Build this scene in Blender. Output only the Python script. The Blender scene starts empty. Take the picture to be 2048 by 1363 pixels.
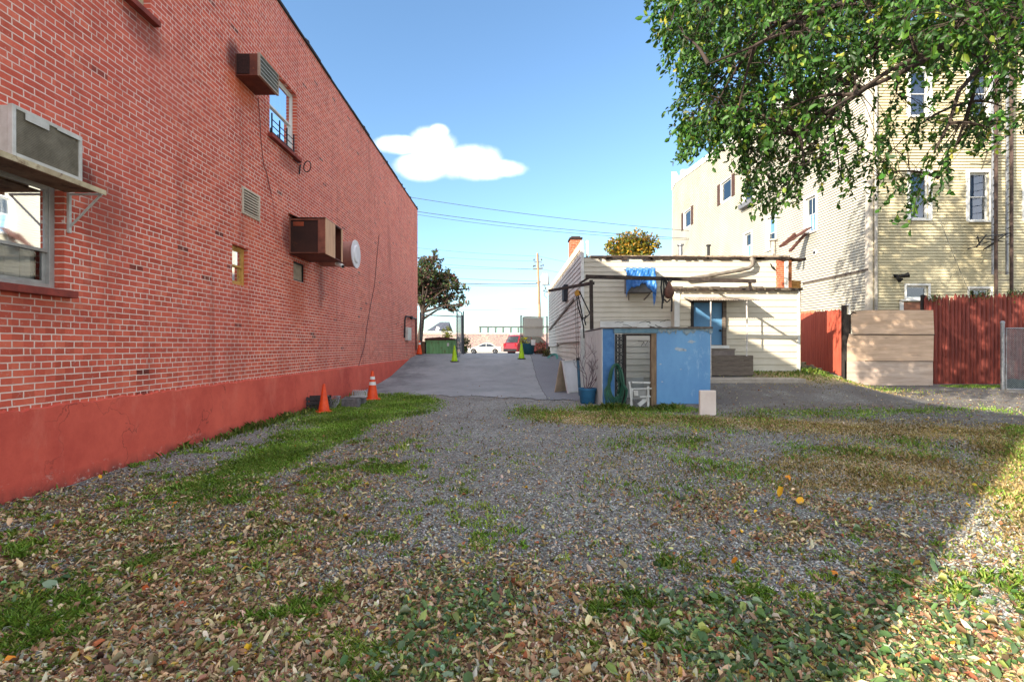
import bpy, math, random
import numpy as np
from mathutils import Vector, Matrix
random.seed(7); rng=np.random.default_rng(7)
COL=bpy.context.scene.collection
R=math.radians
F=970.0; EYE=1.45; VX=1018.0; VY=692.0
def pt(px,py,Y): return Vector(((px-VX)*Y/F, Y, EYE+(VY-py)*Y/F))
def lin(c): return tuple(((v/255.)/12.92 if v/255.<=.04045 else ((v/255.+.055)/1.055)**2.4) for v in c)+(1,)
# ---------------------------------------------------------------- mesh builder
class MB:
    def __init__(s): s.v=[]; s.f=[]; s.M=None; s.c=[]; s.smooth=False
    def at(s,o=(0,0,0),u=(1,0,0),n=(0,1,0),w=(0,0,1)):
        M=Matrix.Identity(4)
        for i,a in enumerate((Vector(u),Vector(n),Vector(w))):
            for r in range(3): M[r][i]=a[r]
        for r in range(3): M[r][3]=o[r]
        s.M=M; return s
    def V(s,p):
        p=Vector(p)
        if s.M: p=s.M@p
        s.v.append((p.x,p.y,p.z)); return len(s.v)-1
    def poly(s,pts):
        s.f.append([s.V(p) for p in pts]); return s
    def box(s,a,b):
        x0,x1=sorted((a[0],b[0])); y0,y1=sorted((a[1],b[1])); z0,z1=sorted((a[2],b[2]))
        i=[s.V(p) for p in ((x0,y0,z0),(x1,y0,z0),(x1,y1,z0),(x0,y1,z0),(x0,y0,z1),(x1,y0,z1),(x1,y1,z1),(x0,y1,z1))]
        for q in ((0,3,2,1),(4,5,6,7),(0,1,5,4),(1,2,6,5),(2,3,7,6),(3,0,4,7)): s.f.append([i[k] for k in q])
        return s
    def bar(s,p,q,w,h=None,up=(0,0,1)):
        p=Vector(p);q=Vector(q);h=h or w; d=(q-p).normalized(); up=Vector(up)
        if abs(d.dot(up))>.97: up=Vector((0,1,0)) if abs(d.y)<.9 else Vector((1,0,0))
        a=d.cross(up).normalized()*w/2; b=a.cross(d).normalized()*h/2
        i=[s.V(x) for x in (p-a-b,p+a-b,p+a+b,p-a+b,q-a-b,q+a-b,q+a+b,q-a+b)]
        for k in ((0,3,2,1),(4,5,6,7),(0,1,5,4),(1,2,6,5),(2,3,7,6),(3,0,4,7)): s.f.append([i[j] for j in k])
        return s
    def tube(s,pts,r,n=8,caps=True):
        pts=[Vector(p) for p in pts]; m=len(pts)
        rr=r if isinstance(r,(list,tuple)) else [r]*m
        rings=[]; a=None
        for i,p in enumerate(pts):
            d=(pts[min(i+1,m-1)]-pts[max(i-1,0)])
            if d.length<1e-9: d=Vector((0,0,1))
            d.normalize()
            if a is None:
                a=d.orthogonal().normalized()
            else:
                a=(a-d*a.dot(d)); a=a.normalized() if a.length>1e-6 else d.orthogonal().normalized()
            b=d.cross(a)
            rings.append([s.V(p+(a*math.cos(t)+b*math.sin(t))*rr[i]) for t in [2*math.pi*k/n for k in range(n)]])
        for i in range(m-1):
            for k in range(n): s.f.append([rings[i][k],rings[i][(k+1)%n],rings[i+1][(k+1)%n],rings[i+1][k]])
        if caps: s.f.append(rings[0][::-1]); s.f.append(rings[-1])
        return s
    def lathe(s,prof,o=(0,0,0),n=24,ax='z'):
        o=Vector(o); rings=[]
        for r,h in prof:
            ring=[]
            for k in range(n):
                t=2*math.pi*k/n; c,d=r*math.cos(t),r*math.sin(t)
                p={'z':(c,d,h),'x':(h,c,d),'y':(d,h,c)}[ax]
                ring.append(s.V(o+Vector(p)))
            rings.append(ring)
        for i in range(len(rings)-1):
            for k in range(n): s.f.append([rings[i][k],rings[i][(k+1)%n],rings[i+1][(k+1)%n],rings[i+1][k]])
        s.f.append(rings[0][::-1]); s.f.append(rings[-1]); return s
    def prism(s,pts,h):                    # pts in local xz, extruded along local y from 0 to h
        n=len(pts); a=[s.V((x,0,z)) for x,z in pts]; b=[s.V((x,h,z)) for x,z in pts]
        s.f.append(a); s.f.append(b[::-1])
        for i in range(n): s.f.append([a[i],b[i],b[(i+1)%n],a[(i+1)%n]])
        return s
    def build(s,name,mat,parent=None,bevel=0,smooth=False,color=None):
        me=bpy.data.meshes.new(name); me.from_pydata(s.v,[],s.f); me.update()
        o=bpy.data.objects.new(name,me); COL.objects.link(o)
        if mat: me.materials.append(mat)
        import bmesh
        if len(s.f)<60000:
            bm=bmesh.new(); bm.from_mesh(me); bmesh.ops.recalc_face_normals(bm,faces=bm.faces); bm.to_mesh(me); bm.free()
        if smooth:
            for p in me.polygons: p.use_smooth=True
            try: me.set_sharp_from_angle(angle=R(40))
            except Exception: pass
        if bevel:
            m=o.modifiers.new('bevel','BEVEL'); m.width=bevel; m.segments=2; m.limit_method='ANGLE'
        if parent is not None:
            o.parent=parent; o.location=-Vector(parent.location) if parent.type=='EMPTY' and parent.rotation_euler[2]==0 else (0,0,0)
        return o
def raw(name,v,f,mat,parent=None,col=None,smooth=False):
    """v (n,3) array, f (m,k) array, col (n,3) point colours"""
    me=bpy.data.meshes.new(name); n=len(v); m,k=f.shape
    me.vertices.add(n); me.vertices.foreach_set('co',np.asarray(v,np.float32).ravel())
    me.loops.add(m*k); me.loops.foreach_set('vertex_index',np.asarray(f,np.int32).ravel())
    me.polygons.add(m); me.polygons.foreach_set('loop_start',np.arange(0,m*k,k,dtype=np.int32))
    me.polygons.foreach_set('loop_total',np.full(m,k,np.int32))
    if smooth: me.polygons.foreach_set('use_smooth',np.ones(m,bool))
    me.update(calc_edges=True); me.validate()
    if col is not None:
        a=me.color_attributes.new('tint','FLOAT_COLOR','POINT')
        a.data.foreach_set('color',np.concatenate([col,np.ones((n,1))],1).astype(np.float32).ravel())
    o=bpy.data.objects.new(name,me); COL.objects.link(o); me.materials.append(mat)
    if parent is not None: o.parent=parent; o.location=-Vector(parent.location)
    return o
def tag(o,label=None,cat=None,group=None,kind=None):
    if label: o['label']=label
    if cat: o['category']=cat
    if group: o['group']=group
    if kind: o['kind']=kind
    return o
def thing(name,label,cat,loc=(0,0,0),group=None):
    o=bpy.data.objects.new(name,None); COL.objects.link(o); o.location=loc; o.empty_display_size=.1
    return tag(o,label,cat,group)
def copy_tree(o,parent=None):
    c=o.copy(); COL.objects.link(c)
    if parent is not None: c.parent=parent
    for ch in list(o.children): copy_tree(ch,c)
    return c
# ---------------------------------------------------------------- materials
class NT:
    def __init__(s,name):
        s.m=bpy.data.materials.new(name); s.m.use_nodes=True; s.t=s.m.node_tree; s.n=s.t.nodes; s.l=s.t.links
        s.b=s.n['Principled BSDF']
    def add(s,t,**k):
        n=s.n.new(t)
        for a,b in k.items(): setattr(n,a,b)
        return n
    def set(s,n,k,v):
        if isinstance(v,bpy.types.NodeSocket): s.l.new(v,n.inputs[k])
        else: n.inputs[k].default_value=v
    def math(s,op,a,b=0,c=None,clamp=False):
        n=s.add('ShaderNodeMath',operation=op,use_clamp=clamp); s.set(n,0,a); s.set(n,1,b)
        if c is not None: s.set(n,2,c)
        return n.outputs[0]
    def mix(s,f,a,b,bt='MIX'):
        n=s.add('ShaderNodeMix',data_type='RGBA',blend_type=bt); s.set(n,0,f); s.set(n,6,a); s.set(n,7,b); return n.outputs[2]
    def coord(s,scale=(1,1,1),geo=False,loc=(0,0,0)):
        if geo: o=s.add('ShaderNodeNewGeometry').outputs['Position']
        else: o=s.add('ShaderNodeTexCoord').outputs['Object']
        mp=s.add('ShaderNodeMapping'); s.l.new(o,mp.inputs[0]); mp.inputs['Scale'].default_value=scale; mp.inputs['Location'].default_value=loc
        return mp.outputs[0]
    def noise(s,vec,scale,detail=4,rough=.6,dist=0):
        n=s.add('ShaderNodeTexNoise'); s.set(n,'Vector',vec); s.set(n,'Scale',scale); s.set(n,'Detail',detail); s.set(n,'Roughness',rough); s.set(n,'Distortion',dist)
        return n.outputs[0]
    def ramp(s,f,lo,hi,a=(0,0,0,1),b=(1,1,1,1)):
        n=s.add('ShaderNodeMapRange'); s.set(n,0,f); s.set(n,1,lo); s.set(n,2,hi); return n.outputs[0]
    def bump(s,h,strength=.3,dist=.01,normal=None):
        n=s.add('ShaderNodeBump'); s.set(n,'Height',h); s.set(n,'Strength',strength); s.set(n,'Distance',dist)
        if normal is not None: s.set(n,'Normal',normal)
        s.l.new(n.outputs[0],s.b.inputs['Normal']); return n.outputs[0]
    def out(s,col,rough=.8,metal=0,spec=None):
        s.set(s.b,'Base Color',col); s.set(s.b,'Roughness',rough); s.set(s.b,'Metallic',metal)
        if spec is not None: s.set(s.b,'Specular IOR Level',spec)
        return s.m
_mc={}
def M(name,c,c2=None,sc=3,rough=.75,metal=0,bump=.15,bsc=60,stain=None,stretch=(1,1,1),lo=.35,hi=.65,slo=.55,spec=.3,bd=.004):
    """paint / wood / metal: two tones by noise, an optional stain colour in patches, fine bump"""
    if name in _mc: return _mc[name]
    t=NT(name); v=t.coord(stretch,geo=False)
    c=lin(c); c2=lin(c2) if c2 else tuple(x*.72 for x in c[:3])+(1,)
    col=t.mix(t.ramp(t.noise(v,sc,6,.65),lo,hi),c,c2)
    if stain:
        col=t.mix(t.ramp(t.noise(t.coord(stretch,loc=(7,3,1)),sc*1.9,8,.72),slo,slo+.12),col,lin(stain))
    t.out(col,rough,metal,spec)
    if bump: t.bump(t.noise(v,bsc,4,.7),bump,bd)
    _mc[name]=t.m; return t.m
def tint_mat(name,rough=.7,trans=.25,nsc=40,spec=.25):
    """per-vertex natural colour (leaves, blades, pebbles) with a little translucency"""
    t=NT(name); a=t.add('ShaderNodeAttribute',attribute_name='tint'); col=a.outputs['Color']
    t.out(col,rough,0,spec)
    if trans:
        tr=t.add('ShaderNodeBsdfTranslucent'); t.l.new(t.mix(1,col,(1,1,.55,1),'MULTIPLY'),tr.inputs[0])
        mx=t.add('ShaderNodeMixShader'); mx.inputs[0].default_value=trans
        t.l.new(t.b.outputs[0],mx.inputs[1]); t.l.new(tr.outputs[0],mx.inputs[2]); t.l.new(mx.outputs[0],t.n['Material Output'].inputs[0])
    return t.m
def glass_mat(name='window_glass',tint=(.75,.85,.9,1),refl=.14):
    t=NT(name); tr=t.add('ShaderNodeBsdfTransparent'); tr.inputs[0].default_value=tint
    g=t.add('ShaderNodeBsdfGlossy'); g.inputs['Roughness'].default_value=.03; g.inputs[0].default_value=(.9,.95,1,1)
    nz=t.noise(t.coord(),.9,2); bp=t.add('ShaderNodeBump'); bp.inputs['Strength'].default_value=.04; bp.inputs['Distance'].default_value=.05; t.l.new(nz,bp.inputs['Height']); t.l.new(bp.outputs[0],g.inputs['Normal'])
    fr=t.add('ShaderNodeFresnel'); fr.inputs[0].default_value=1.5
    f=t.math('ADD',t.math('MULTIPLY',fr.outputs[0],1.0),refl-.04,clamp=True)
    mx=t.add('ShaderNodeMixShader'); t.l.new(f,mx.inputs[0]); t.l.new(tr.outputs[0],mx.inputs[1]); t.l.new(g.outputs[0],mx.inputs[2]); t.l.new(mx.outputs[0],t.n['Material Output'].inputs[0])
    return t.m
def brick_mat(name,red1,red2,mort,axis='y',pinkify=None,mw=.0068,stains=()):
    t=NT(name); g=t.add('ShaderNodeTexCoord').outputs['Object']
    sp=t.add('ShaderNodeSeparateXYZ'); t.l.new(g,sp.inputs[0])
    wob=t.add('ShaderNodeTexNoise'); t.l.new(g,wob.inputs['Vector']); wob.inputs['Scale'].default_value=9; wob.inputs['Detail'].default_value=3
    ws=t.add('ShaderNodeSeparateColor'); t.l.new(wob.outputs['Color'],ws.inputs[0])
    u=sp.outputs[0 if axis=='x' else 1]; z=sp.outputs[2]
    u=t.math('ADD',u,t.math('MULTIPLY',ws.outputs[0],.016)); z2=t.math('ADD',z,t.math('MULTIPLY',ws.outputs[1],.011))
    cb=t.add('ShaderNodeCombineXYZ'); t.l.new(u,cb.inputs[0]); t.l.new(z2,cb.inputs[1])
    def br(w,off):
        n=t.add('ShaderNodeTexBrick'); n.offset=off; n.offset_frequency=2; t.l.new(cb.outputs[0],n.inputs['Vector'])
        n.inputs['Scale'].default_value=1; n.inputs['Brick Width'].default_value=w; n.inputs['Row Height'].default_value=.0685
        n.inputs['Mortar Size'].default_value=mw; n.inputs['Mortar Smooth'].default_value=.25; n.inputs['Bias'].default_value=-.1
        n.inputs['Color1'].default_value=lin(red1); n.inputs['Color2'].default_value=lin(red2); n.inputs['Mortar'].default_value=lin(mort); return n
    A=br(.216,.5); B=br(.108,.37)
    row=t.math('FLOOR',t.math('DIVIDE',z2,.0685)); isB=t.math('LESS_THAN',t.math('MODULO',t.math('ADD',row,600),6),.5)
    # patches of header-heavy repair work
    isB2=t.math('MULTIPLY',t.math('GREATER_THAN',t.noise(t.coord(loc=(3,5,2)),.55,2),.63),t.math('LESS_THAN',t.math('MODULO',t.math('ADD',row,600),2),.5))
    isB=t.math('MAXIMUM',isB,isB2)
    col=t.mix(isB,A.outputs['Color'],B.outputs['Color']); fac=t.mix(isB,A.outputs['Fac'],B.outputs['Fac'])
    # one random tone per brick, a few dark ones
    sh=t.math('MULTIPLY',t.math('MODULO',t.math('ADD',row,600),2),.5); cu=t.math('FLOOR',t.math('ADD',t.math('DIVIDE',u,.216),sh))
    cc=t.add('ShaderNodeCombineXYZ'); t.l.new(cu,cc.inputs[0]); t.l.new(row,cc.inputs[1]); wn=t.add('ShaderNodeTexWhiteNoise',noise_dimensions='3D'); t.l.new(cc.outputs[0],wn.inputs['Vector'])
    nm=t.math('SUBTRACT',1,fac if not hasattr(fac,'x') else fac); wv=wn.outputs['Value']
    col=t.mix(t.math('MULTIPLY',t.math('MULTIPLY',t.ramp(wv,.45,1.0),.5),nm),col,lin((150,62,44)))
    col=t.mix(t.math('MULTIPLY',t.math('MULTIPLY',t.ramp(wv,.3,.0),.45),nm),col,lin((222,122,92)))
    col=t.mix(t.math('MULTIPLY',t.math('MULTIPLY',t.math('GREATER_THAN',wv,.993),.85),nm),col,lin((84,34,28)))
    vn=t.noise(t.coord(),2.2,6,.75); col=t.mix(t.math('MULTIPLY',t.ramp(vn,.5,.72),.3),col,lin((146,62,46)))
    hue=t.noise(t.coord(loc=(9,1,4)),.35,5,.65)
    if pinkify: col=t.mix(t.math('MULTIPLY',t.ramp(hue,.48,.66),.45),col,t.mix(fac,lin(pinkify),lin((222,178,172))))
    grime=t.noise(t.coord((1,1,.3),loc=(2,8,5)),.8,8,.75); col=t.mix(t.math('MULTIPLY',t.ramp(grime,.55,.72),.38),col,lin((104,52,42)))
    drip=t.noise(t.coord((1,3.5,.16),loc=(5,2,1)),1.0,8,.7); col=t.mix(t.math('MULTIPLY',t.ramp(drip,.56,.70),.4),col,lin((120,62,50)))
    light=t.noise(t.coord((1,1,.6),loc=(12,8,5)),1.3,8,.78); col=t.mix(t.math('MULTIPLY',t.ramp(light,.54,.72),.4),col,lin((220,138,112)))
    fl=t.noise(t.coord((1,1,1),loc=(1,7,5)),26,4,.8); col=t.mix(t.math('MULTIPLY',t.ramp(fl,.60,.68),.5),col,lin((205,170,158)))
    mp=t.noise(t.coord(loc=(21,7,5)),1.7,5,.7); col=t.mix(t.math('MULTIPLY',t.math('MULTIPLY',fac,t.ramp(mp,.48,.6)),.3),col,lin((180,120,100)))
    for (sy,sz,ry,rz,c_,k_) in stains:
        y_=t.math('DIVIDE',t.math('SUBTRACT',sp.outputs[1],sy),ry); z_=t.math('DIVIDE',t.math('SUBTRACT',sp.outputs[2],sz),rz)
        e_=t.math('SUBTRACT',1,t.math('ADD',t.math('MULTIPLY',y_,y_),t.math('MULTIPLY',z_,z_))); e_=t.math('ADD',e_,t.math('MULTIPLY',t.math('SUBTRACT',t.noise(t.coord((1,1,.5)),5,6,.7),.5),1.6))
        col=t.mix(t.math('MULTIPLY',t.ramp(e_,.05,.9),k_),col,lin(c_))
    t.out(col,.82,0,.25)
    h=t.math('ADD',t.math('MULTIPLY',fac,-1.0),t.math('MULTIPLY',t.noise(t.coord(),90,4,.7),.45))
    t.bump(h,.6,.006); return t.m
WHITE=M('white_paint',(225,225,220),(205,203,196),2.5,.55,stain=(150,140,125),slo=.68)
CREAM=M('cream_siding',(214,206,190),(200,191,172),1.2,.6,bump=.08,stain=(165,150,128),slo=.7)
YELLOW=M('yellow_siding',(200,190,158),(182,170,136),.8,.7,bump=.1,stain=(150,135,100),slo=.70,stretch=(1,1,.5))
BLACK=M('black_metal',(30,30,32),(18,18,20),5,.5,stain=(70,50,40),slo=.66)
DARK=M('dark_interior',(14,14,16),(8,8,9),2,.9,bump=0)
RUST=M('rust_metal',(112,62,46),(70,40,34),4,.7,stain=(150,80,50),slo=.58)
WOODG=M('weathered_wood',(120,108,96),(84,74,66),6,.85,stretch=(1,1,8),stain=(60,52,46),slo=.62)
WOODD=M('dark_wood',(58,50,46),(38,33,31),6,.8,stretch=(4,1,1),stain=(96,84,74),slo=.66)
GALV=M('galvanised_steel',(150,152,155),(120,122,126),8,.45,.6,bump=.05)
GLASS=glass_mat()
GLASSB=glass_mat('bright_glass',(.7,.8,.9,1),.75)
CURT=M('blue_curtain',(92,122,150),(66,92,120),5,.85,bump=.1,stretch=(6,6,.4))
INT=M('white_curtain',(200,200,196),(168,170,170),4,.9,bump=.1,stretch=(8,8,.3))
# ---------------------------------------------------------------- terrain
def zg(x,y):
    x=np.asarray(x,float); y=np.asarray(y,float)
    A=np.interp(y,[13,15.4,17.4,18.9,20.6,22.7,24.6,26.5,30,36,45,400],[0,.03,.14,.27,.55,.88,1.04,1.05,.95,.75,.45,.3])
    B=np.interp(y,[12.4,15.5,26,45],[0,.64,1.0,.45]); C=np.interp(y,[13,16.5,19,22,45],[0,.12,.25,.47,.45])
    s=np.clip((x-2.0)/1.8,0,1); s=s*s*(3-2*s); q=np.clip((x-9.7)/1.8,0,1); q=q*q*(3-2*q)
    return A*(1-s)+(B*(1-q)+C*q)*s
def zgn(x,y):
    x=np.asarray(x,float); y=np.asarray(y,float)
    m=np.clip((14-y)/3,0,1)
    return zg(x,y)+m*(.012*np.sin(x*2.1+y*.7)*np.sin(y*1.7-x*.5)+.006*np.sin(x*5.3+1)*np.sin(y*4.7)-.02*np.exp(-((x-.2)/1.6)**2))
SUN_E=4.0; SKY_S=.105; SKY_DUST=.7; SKY_TINT=(.78,.93,1.0,1); CLOUD_AND_FILL=(8.6,8.6,8.7,1); EXPO=1.65
# ---------------------------------------------------------------- walls
def holed(mb,u0,u1,z0,z1,holes,n=0,depth=.11):
    """wall face in the builder's local frame (x along, y = inwards, z up) with real openings and reveals"""
    us=sorted({u0,u1,*[h[0] for h in holes],*[h[1] for h in holes]}); zs=sorted({z0,z1,*[h[2] for h in holes],*[h[3] for h in holes]})
    for a,b in zip(us,us[1:]):
        for c,d in zip(zs,zs[1:]):
            m=((a+b)/2,(c+d)/2)
            if any(h[0]<m[0]<h[1] and h[2]<m[1]<h[3] for h in holes): continue
            mb.poly([(a,n,c),(b,n,c),(b,n,d),(a,n,d)])
    for h in holes:
        a,b,c,d=h[:4]; e=n+depth
        for q in (((a,n,c),(a,e,c),(a,e,d),(a,n,d)),((b,n,c),(b,n,d),(b,e,d),(b,e,c)),((a,n,c),(b,n,c),(b,e,c),(a,e,c)),((a,n,d),(a,e,d),(b,e,d),(b,n,d))): mb.poly(q)
def siding(mb,u0,u1,z0,z1,expo,holes=(),out=.016,gap=.016,ztop=None,zbot=None):
    """lapped clapboards: local x along, local -y outwards"""
    k=0; z=z0
    while z<z1-.01:
        zt=min(z+expo,z1); a,b=u0,u1
        if ztop or zbot:
            N=60; us=[u0+(u1-u0)*i/N for i in range(N+1)]
            ok=[u for u in us if (not ztop or ztop(u)>=z+expo*.5) and (not zbot or zbot(u)<=z+expo*.5)]
            if not ok: z+=expo; continue
            a,b=min(ok),max(ok)
        segs=[(a,b)]
        for h in holes:
            if h[2]<zt-.01 and h[3]>z+.01:
                ns=[]
                for s0,s1 in segs:
                    if h[1]<=s0 or h[0]>=s1: ns.append((s0,s1)); continue
                    if h[0]>s0: ns.append((s0,h[0]))
                    if h[1]<s1: ns.append((h[1],s1))
                segs=ns
        for s0,s1 in segs:
            j=random.uniform(-.0015,.0015)
            mb.poly([(s0,-out+j,z),(s1,-out-j,z),(s1,-.001,zt-gap),(s0,-.001,zt-gap)])
            mb.poly([(s0,.028,z),(s1,.028,z),(s1,-out-j,z),(s0,-out+j,z)])
            mb.poly([(s0,.028,zt-gap),(s1,.028,zt-gap),(s1,-.001,zt-gap),(s0,-.001,zt-gap)])
        z+=expo
def window(parent,o,u,n,w,h,frame=WHITE,inset=.08,fw=.05,curtain=None,mid=.5,casing=0,sill=None,glass=None,muntin=False,back=True):
    """sash window: o = lower left corner on the wall plane, u along, n = inwards"""
    fr=MB().at(o,u,n)
    a=inset
    fr.box((0,a,0),(fw,a+.07,h)).box((w-fw,a,0),(w,a+.07,h)).box((fw,a,0),(w-fw,a+.07,fw)).box((fw,a,h-fw),(w-fw,a+.07,h))
    root=fr.build('window',frame,parent,bevel=.004)
    sh=MB().at(o,u,n); s=.032
    def sash(x0,x1,z0,z1,d):
        sh.box((x0,d,z0),(x0+s,d+.03,z1)).box((x1-s,d,z0),(x1,d+.03,z1)).box((x0+s,d,z0),(x1-s,d+.03,z0+s)).box((x0+s,d,z1-s),(x1-s,d+.03,z1))
        if muntin: sh.box(((x0+x1)/2-.008,d+.004,z0+s),((x0+x1)/2+.008,d+.026,z1-s)); 
    zm=h*mid
    sash(fw,w-fw,zm-.016,h-fw,a+.012); sash(fw,w-fw,fw,zm+.02,a+.04)
    sh.build('sash',frame,root,bevel=.002)
    g=MB().at(o,u,n); g.poly([(fw,a+.05,fw),(w-fw,a+.05,fw),(w-fw,a+.05,zm),(fw,a+.05,zm)]).poly([(fw,a+.025,zm),(w-fw,a+.025,zm),(w-fw,a+.025,h-fw),(fw,a+.025,h-fw)])
    g.build('pane',glass or GLASS,root)
    if back: MB().at(o,u,n).poly([(0,a+.6,0),(w,a+.6,0),(w,a+.6,h),(0,a+.6,h)]).poly([(0.001,a+.07,0),(0.001,a+.6,0),(0.001,a+.6,h),(0.001,a+.07,h)]).poly([(w-.001,a+.07,0),(w-.001,a+.6,0),(w-.001,a+.6,h),(w-.001,a+.07,h)]).poly([(0,a+.07,.001),(w,a+.07,.001),(w,a+.6,.001),(0,a+.6,.001)]).poly([(0,a+.07,h-.001),(w,a+.07,h-.001),(w,a+.6,h-.001),(0,a+.6,h-.001)]).build('room',DARK,root)
    if curtain:
        c=MB().at(o,u,n); N=36; 
        for i in range(N):
            x0,x1=fw+(w-2*fw)*i/N,fw+(w-2*fw)*(i+1)/N; f=lambda x:a+.13+.02*math.sin(x*46)+.012*math.sin(x*21+1)
            c.poly([(x0,f(x0),fw),(x1,f(x1),fw),(x1,f(x1),h-fw),(x0,f(x0),h-fw)])
        c.build('curtain',curtain,root,smooth=True)
    if casing:
        c=MB().at(o,u,n); k=casing
        c.box((-k,-.035,-.02),(0.003,.01,h+k)).box((w-.003,-.035,-.02),(w+k,.01,h+k)).box((0.003,-.035,h-.003),(w-.003,.01,h+k))
        c.build('casing',frame,root,bevel=.004)
    if sill:
        c=MB().at(o,u,n); c.box((-.07,-.09,-.075),(w+.07,inset,-.002)); c.build('sill',sill,root,bevel=.006)
    return root
# ================================================================ BRICK BUILDING
BX=-4.64; WY0,WY1=-3.0,24.6; WH=8.36
BRICK=brick_mat('red_painted_brick',(210,98,74),(190,82,64),(228,204,188),'y',pinkify=(200,98,82),stains=((8.16,6.32,.26,.34,(60,28,30),.8),(8.45,5.88,.6,.32,(196,92,44),.6),(5.25,3.3,.28,.22,(70,36,34),.8),(5.6,3.0,.5,.5,(120,60,50),.5),(10.15,3.75,.3,.5,(84,40,44),.7),(10.6,2.5,.6,.7,(176,78,44),.45),(12,2.9,.25,.6,(90,60,60),.5),(6.2,5.45,.5,.3,(104,54,46),.6),(10.2,5.3,.6,.25,(110,56,46),.5),(4.6,1.8,.9,.25,(150,70,54),.4),(8.7,3.55,.3,.3,(196,110,80),.4)))
def byz(px,py,d=0):
    X=BX+d; Y=F*(-X)/(VX-px); return Y, EYE+(VY-py)*Y/F
GLASSM=glass_mat('mid_glass',(.9,.93,.95,1),.10)
bb=thing('brick_building','long two storey red painted brick building with a smooth red plinth along the gravel lot','building',(BX,10,0))
holes=[(3.45,5.06,2.03,3.14),(9.4,10.6,5.56,6.92),(5.15,6.28,5.69,6.95),(8.13,8.62,2.5,3.17),(10.44,11.02,2.88,3.29),(8.45,8.98,3.79,4.2)]
w=MB().at((BX,0,0),(0,1,0),(-1,0,0)); holed(w,WY0,WY1,.80,WH,holes,depth=.12); w.build('wall',BRICK,bb)
w=MB(); w.poly([(BX,WY0,0),(BX-14,WY0,0),(BX-14,WY0,WH),(BX,WY0,WH)]).poly([(BX,WY1,0),(BX-14,WY1,0),(BX-14,WY1,WH),(BX,WY1,WH)]).poly([(BX-14,WY0,0),(BX-14,WY1,0),(BX-14,WY1,WH),(BX-14,WY0,WH)])
w.build('wall',brick_mat('red_end_brick',(176,78,64),(150,62,52),(190,160,150),'x'),bb)
MB().box((BX-14,WY0,WH-.3),(BX-.15,WY1,WH-.25)).build('roof',M('roof_felt',(60,60,62)),bb)
c=MB(); y=WY0
while y<WY1-.1:
    L=random.uniform(.5,1.1); c.box((BX-.3,y,WH),(BX+.035+random.uniform(-.008,.012),min(y+L,WY1)-.006,WH+.05+random.uniform(0,.02)))
    if random.random()<.35: c.box((BX-.02,y+.1,WH+.05),(BX+.05,y+.2,WH+.09))
    y+=L
c.box((BX-14,WY1-.3,WH),(BX-.31,WY1+.03,WH+.06)).box((BX-14,WY0,WH),(BX-.31,WY0+.3,WH+.06))
c.build('roof_coping',M('dark_coping',(52,44,42),(34,30,30),3),bb,bevel=.006)
# plinth
t=NT('red_stucco'); v=t.coord(); col=t.mix(t.ramp(t.noise(v,.9,7,.7),.38,.66),lin((214,96,76)),lin((184,74,60)))
col=t.mix(t.math('MULTIPLY',t.ramp(t.noise(t.coord((1,1,.4),loc=(4,2,2)),1.6,8,.75),.56,.72),.6),col,lin((214,118,98)))
sp=t.add('ShaderNodeSeparateXYZ'); t.l.new(t.coord(),sp.inputs[0]); low=t.ramp(sp.outputs[2],.16,.02)
low=t.math('MULTIPLY',low,t.ramp(t.noise(t.coord((1,1,.3),loc=(1,1,1)),6,6,.7),.35,.6)); col=t.mix(t.math('MULTIPLY',low,.8),col,lin((92,56,50)))
ch=t.noise(t.coord(loc=(6,2,2)),7,8,.8); col=t.mix(t.math('MULTIPLY',t.ramp(ch,.70,.73),.8),col,lin((206,170,160)))
vc=t.add('ShaderNodeTexVoronoi',feature='DISTANCE_TO_EDGE'); wv=t.add('ShaderNodeVectorMath',operation='ADD'); t.l.new(v,wv.inputs[0]); n0=t.add('ShaderNodeTexNoise'); t.l.new(v,n0.inputs['Vector']); n0.inputs['Scale'].default_value=3; n0.inputs['Detail'].default_value=6; t.l.new(n0.outputs['Color'],wv.inputs[1]); t.l.new(wv.outputs[0],vc.inputs['Vector']); vc.inputs['Scale'].default_value=.8
ckm=t.math('MULTIPLY',t.math('LESS_THAN',vc.outputs['Distance'],.007),t.ramp(t.noise(t.coord(loc=(3,3,9)),.7,3),.45,.6)); col=t.mix(t.math('MULTIPLY',ckm,.6),col,lin((110,48,40)))
pe=t.math('MULTIPLY',t.ramp(sp.outputs[2],.24,.04),t.math('GREATER_THAN',t.noise(t.coord((1,1,1.6),loc=(8,1,1)),4.5,9,.8),.60)); col=t.mix(t.math('MULTIPLY',pe,.7),col,lin((186,160,148)))
sc2=t.noise(t.coord((1,1,5),loc=(1,9,1)),3.2,8,.8); col=t.mix(t.math('MULTIPLY',t.ramp(sc2,.60,.70),.3),col,lin((150,62,50)))
t.out(col,.75,0,.3); t.bump(t.math('ADD',t.noise(v,5,6,.7),t.math('MULTIPLY',t.noise(v,70,3),.3)),.5,.014); STUCCO=t.m
pl=MB(); N=900; ys=[WY0+(WY1-WY0)*i/N for i in range(N+1)]
for a,b in zip(ys,ys[1:]):
    tf=lambda q:.838+.006*math.sin(q*9)+.005*math.sin(q*23)+.008*math.sin(q*61+math.sin(q*17))*(math.sin(q*3.3)>.2); ta,tb=tf(a),tf(b); o=.034
    pl.poly([(BX+o,a,-.2),(BX+o,b,-.2),(BX+o,b,tb),(BX+o,a,ta)]).poly([(BX+o,a,ta),(BX+o,b,tb),(BX-.001,b,tb+.012),(BX-.001,a,ta+.012)])
pl.poly([(BX+.034,WY0,-.2),(BX,WY0,-.2),(BX,WY0,.84),(BX+.034,WY0,.84)]).poly([(BX+.034,WY1,-.2),(BX,WY1,-.2),(BX,WY1,.84),(BX+.034,WY1,.84)])
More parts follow.
